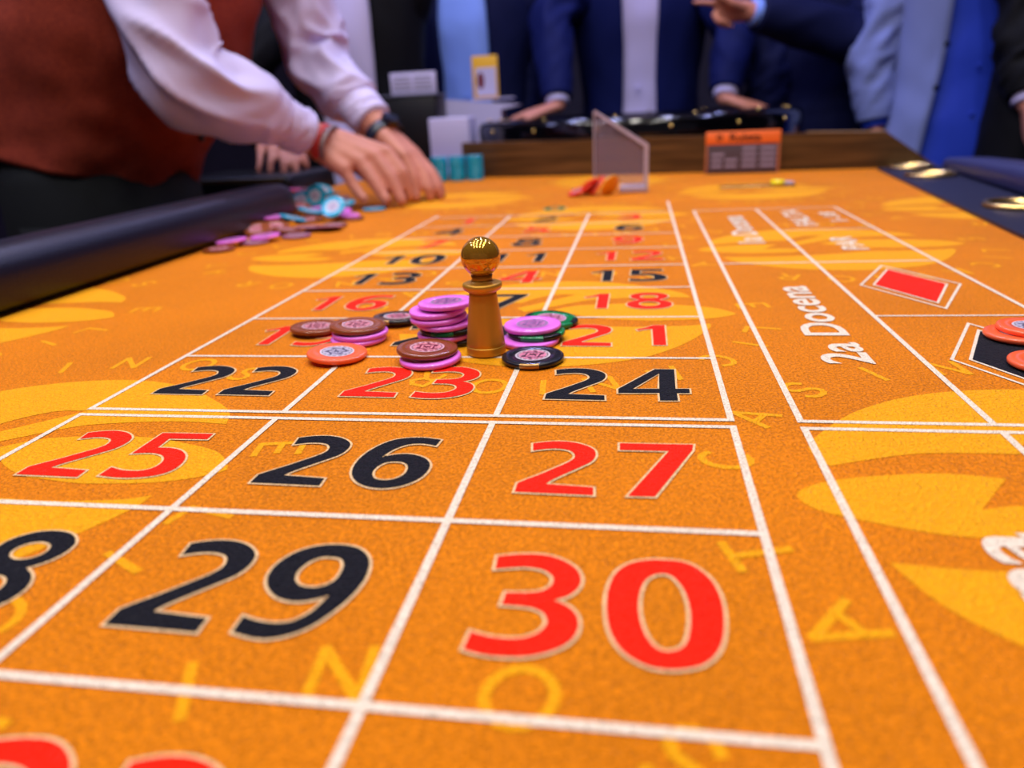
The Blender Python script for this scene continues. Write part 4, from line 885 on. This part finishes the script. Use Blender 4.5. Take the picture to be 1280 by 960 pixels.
b = MB(); b.loft(sweep([pc, pc+q*0.007], [0.0165, 0.0155], 20)); sharp(b.build('watch_case', mat('dark watch case', '2A3048', 0.2, 0.7), wb))
hair(cc, V((1, 0, 0)), cr)
for k in set(C.objects)-kids0:
    if k.parent is cr: k.location = V((1.03, -0.95, -FLOOR_Z))

# ------------------------------------------------------------------ devices behind the chip stacks
def corner(px0, px1): pass
o = empty('console_box', (-0.6926, 1.7800, 0.0992)); tag(o, 'dark console box behind the croupier hands', 'console')
w0, w1, z0, z1 = (-0.7713, -0.6004, 0.0970, 0.1974)
b = MB(); b.box((w0-o.location.x, 0, 0), (w1-o.location.x, 0.12, z1), 0, 0.006); b.build('housing', M_BLACK, o)
b = MB(); b.box((w0-o.location.x-0.004, -0.004, z1), (w1-o.location.x+0.004, 0.124, z1+0.006), 0, 0.002); b.build('lid', mat('grey lid', '4A4A5C', 0.4), o)
o.location.z = 0; CON = o
w0, w1, z0, z1 = (-0.7380, -0.6061, 0.1996, 0.2575)
pl = empty('placard', ((w0+w1)/2, 1.82, CON.children[1].data.vertices[0].co.z+0.006)); tag(pl, 'small white printed placard on the dark console', 'placard')
hh = z1-z0; ww = (w1-w0)/2
b = MB(); b.box((-ww, 0.0, 0.0), (ww, 0.004, hh), 0, 0.001); b.build('card', M_WHITEP, pl)
b = MB()
for r in range(4):
    for c in range(2): b.box((-ww*0.85+c*ww*0.9, -0.0008, hh*(0.2+0.18*r)), (-ww*0.1+c*ww*0.9, 0, hh*(0.28+0.18*r)))
b.build('text_rows', mat('placard ink', '8C88A0', 0.6), pl, False)
w0, w1, z0, z1 = (-0.5830, -0.4773, 0.0724, 0.1386)
o = empty('card_shuffler', ((w0+w1)/2, 1.62, -0.0055)); tag(o, 'white plastic device with a slanted top beside the wheel', 'device'); hw_ = (w1-w0)/2
b = MB(); b.box((-hw_, 0, 0), (hw_, 0.10, z1+0.0055), 0, 0.004); b.build('front_housing', M_WHITEP, o)
u0, u1, y0_, y1_ = (-0.6526, -0.4125, 0.0888, 0.1900)
b = MB(); cx0 = (w0+w1)/2; slab(b, [(u0-cx0, 0.0), (u1-cx0-0.06, 0.0), (u1-cx0-0.06, y1_-0.032), (u1-cx0, y1_-0.020), (u0-cx0, y1_+0.006)], 0.46, 0.54); sharp(b.build('rear_housing', M_WHITEP, o))
b = MB(); b.box((-hw_*0.6, 0.099, 0.0), (hw_*0.4, 0.47, 0.03), 0, 0.003); b.build('link_channel', M_WHITEP, o)
b = MB(); b.box((-hw_-0.03, -0.06, 0.0), (hw_, -0.004, 0.018), 0, 0.003); b.build('tray', mat('pale lilac tray', '9A98C8', 0.4), o)
w0, w1, z0, z1 = (-0.5646, -0.4833, 0.2044, 0.3286)
o = empty('card_stand', ((w0+w1)/2, 2.12, y1_-0.002)); tag(o, 'small yellow framed card standing on the white device', 'sign'); hw_ = (w1-w0)/2; hh = z1-z0
b = MB(); b.box((-hw_, 0, 0), (hw_, 0.004, hh), 0, 0.001); b.build('frame', mat('yellow frame', 'D9A21E', 0.5), o)
b = MB(); b.box((-hw_*0.72, -0.001, hh*0.06), (hw_*0.85, 0.0, hh*0.72)); ca = b.build('card', M_WHITEP, o, False)
b = MB(); vs_, fs = flat([[(-hw_*0.35+hw_*0.28*math.cos(k*PI/8), hh*0.42+hh*0.2*math.sin(k*PI/8)) for k in range(16)]], 0.0); b.add([(v.x, -0.0013, v.y) for v in vs_], fs); b.build('picture', mat('dark red print', '6A2030', 0.5), ca, False)
b = MB(); b.box((-hw_, -0.02, -0.004), (hw_*2.2, 0.03, 0.0), 0, 0.001); b.build('base', M_WHITEP, o)
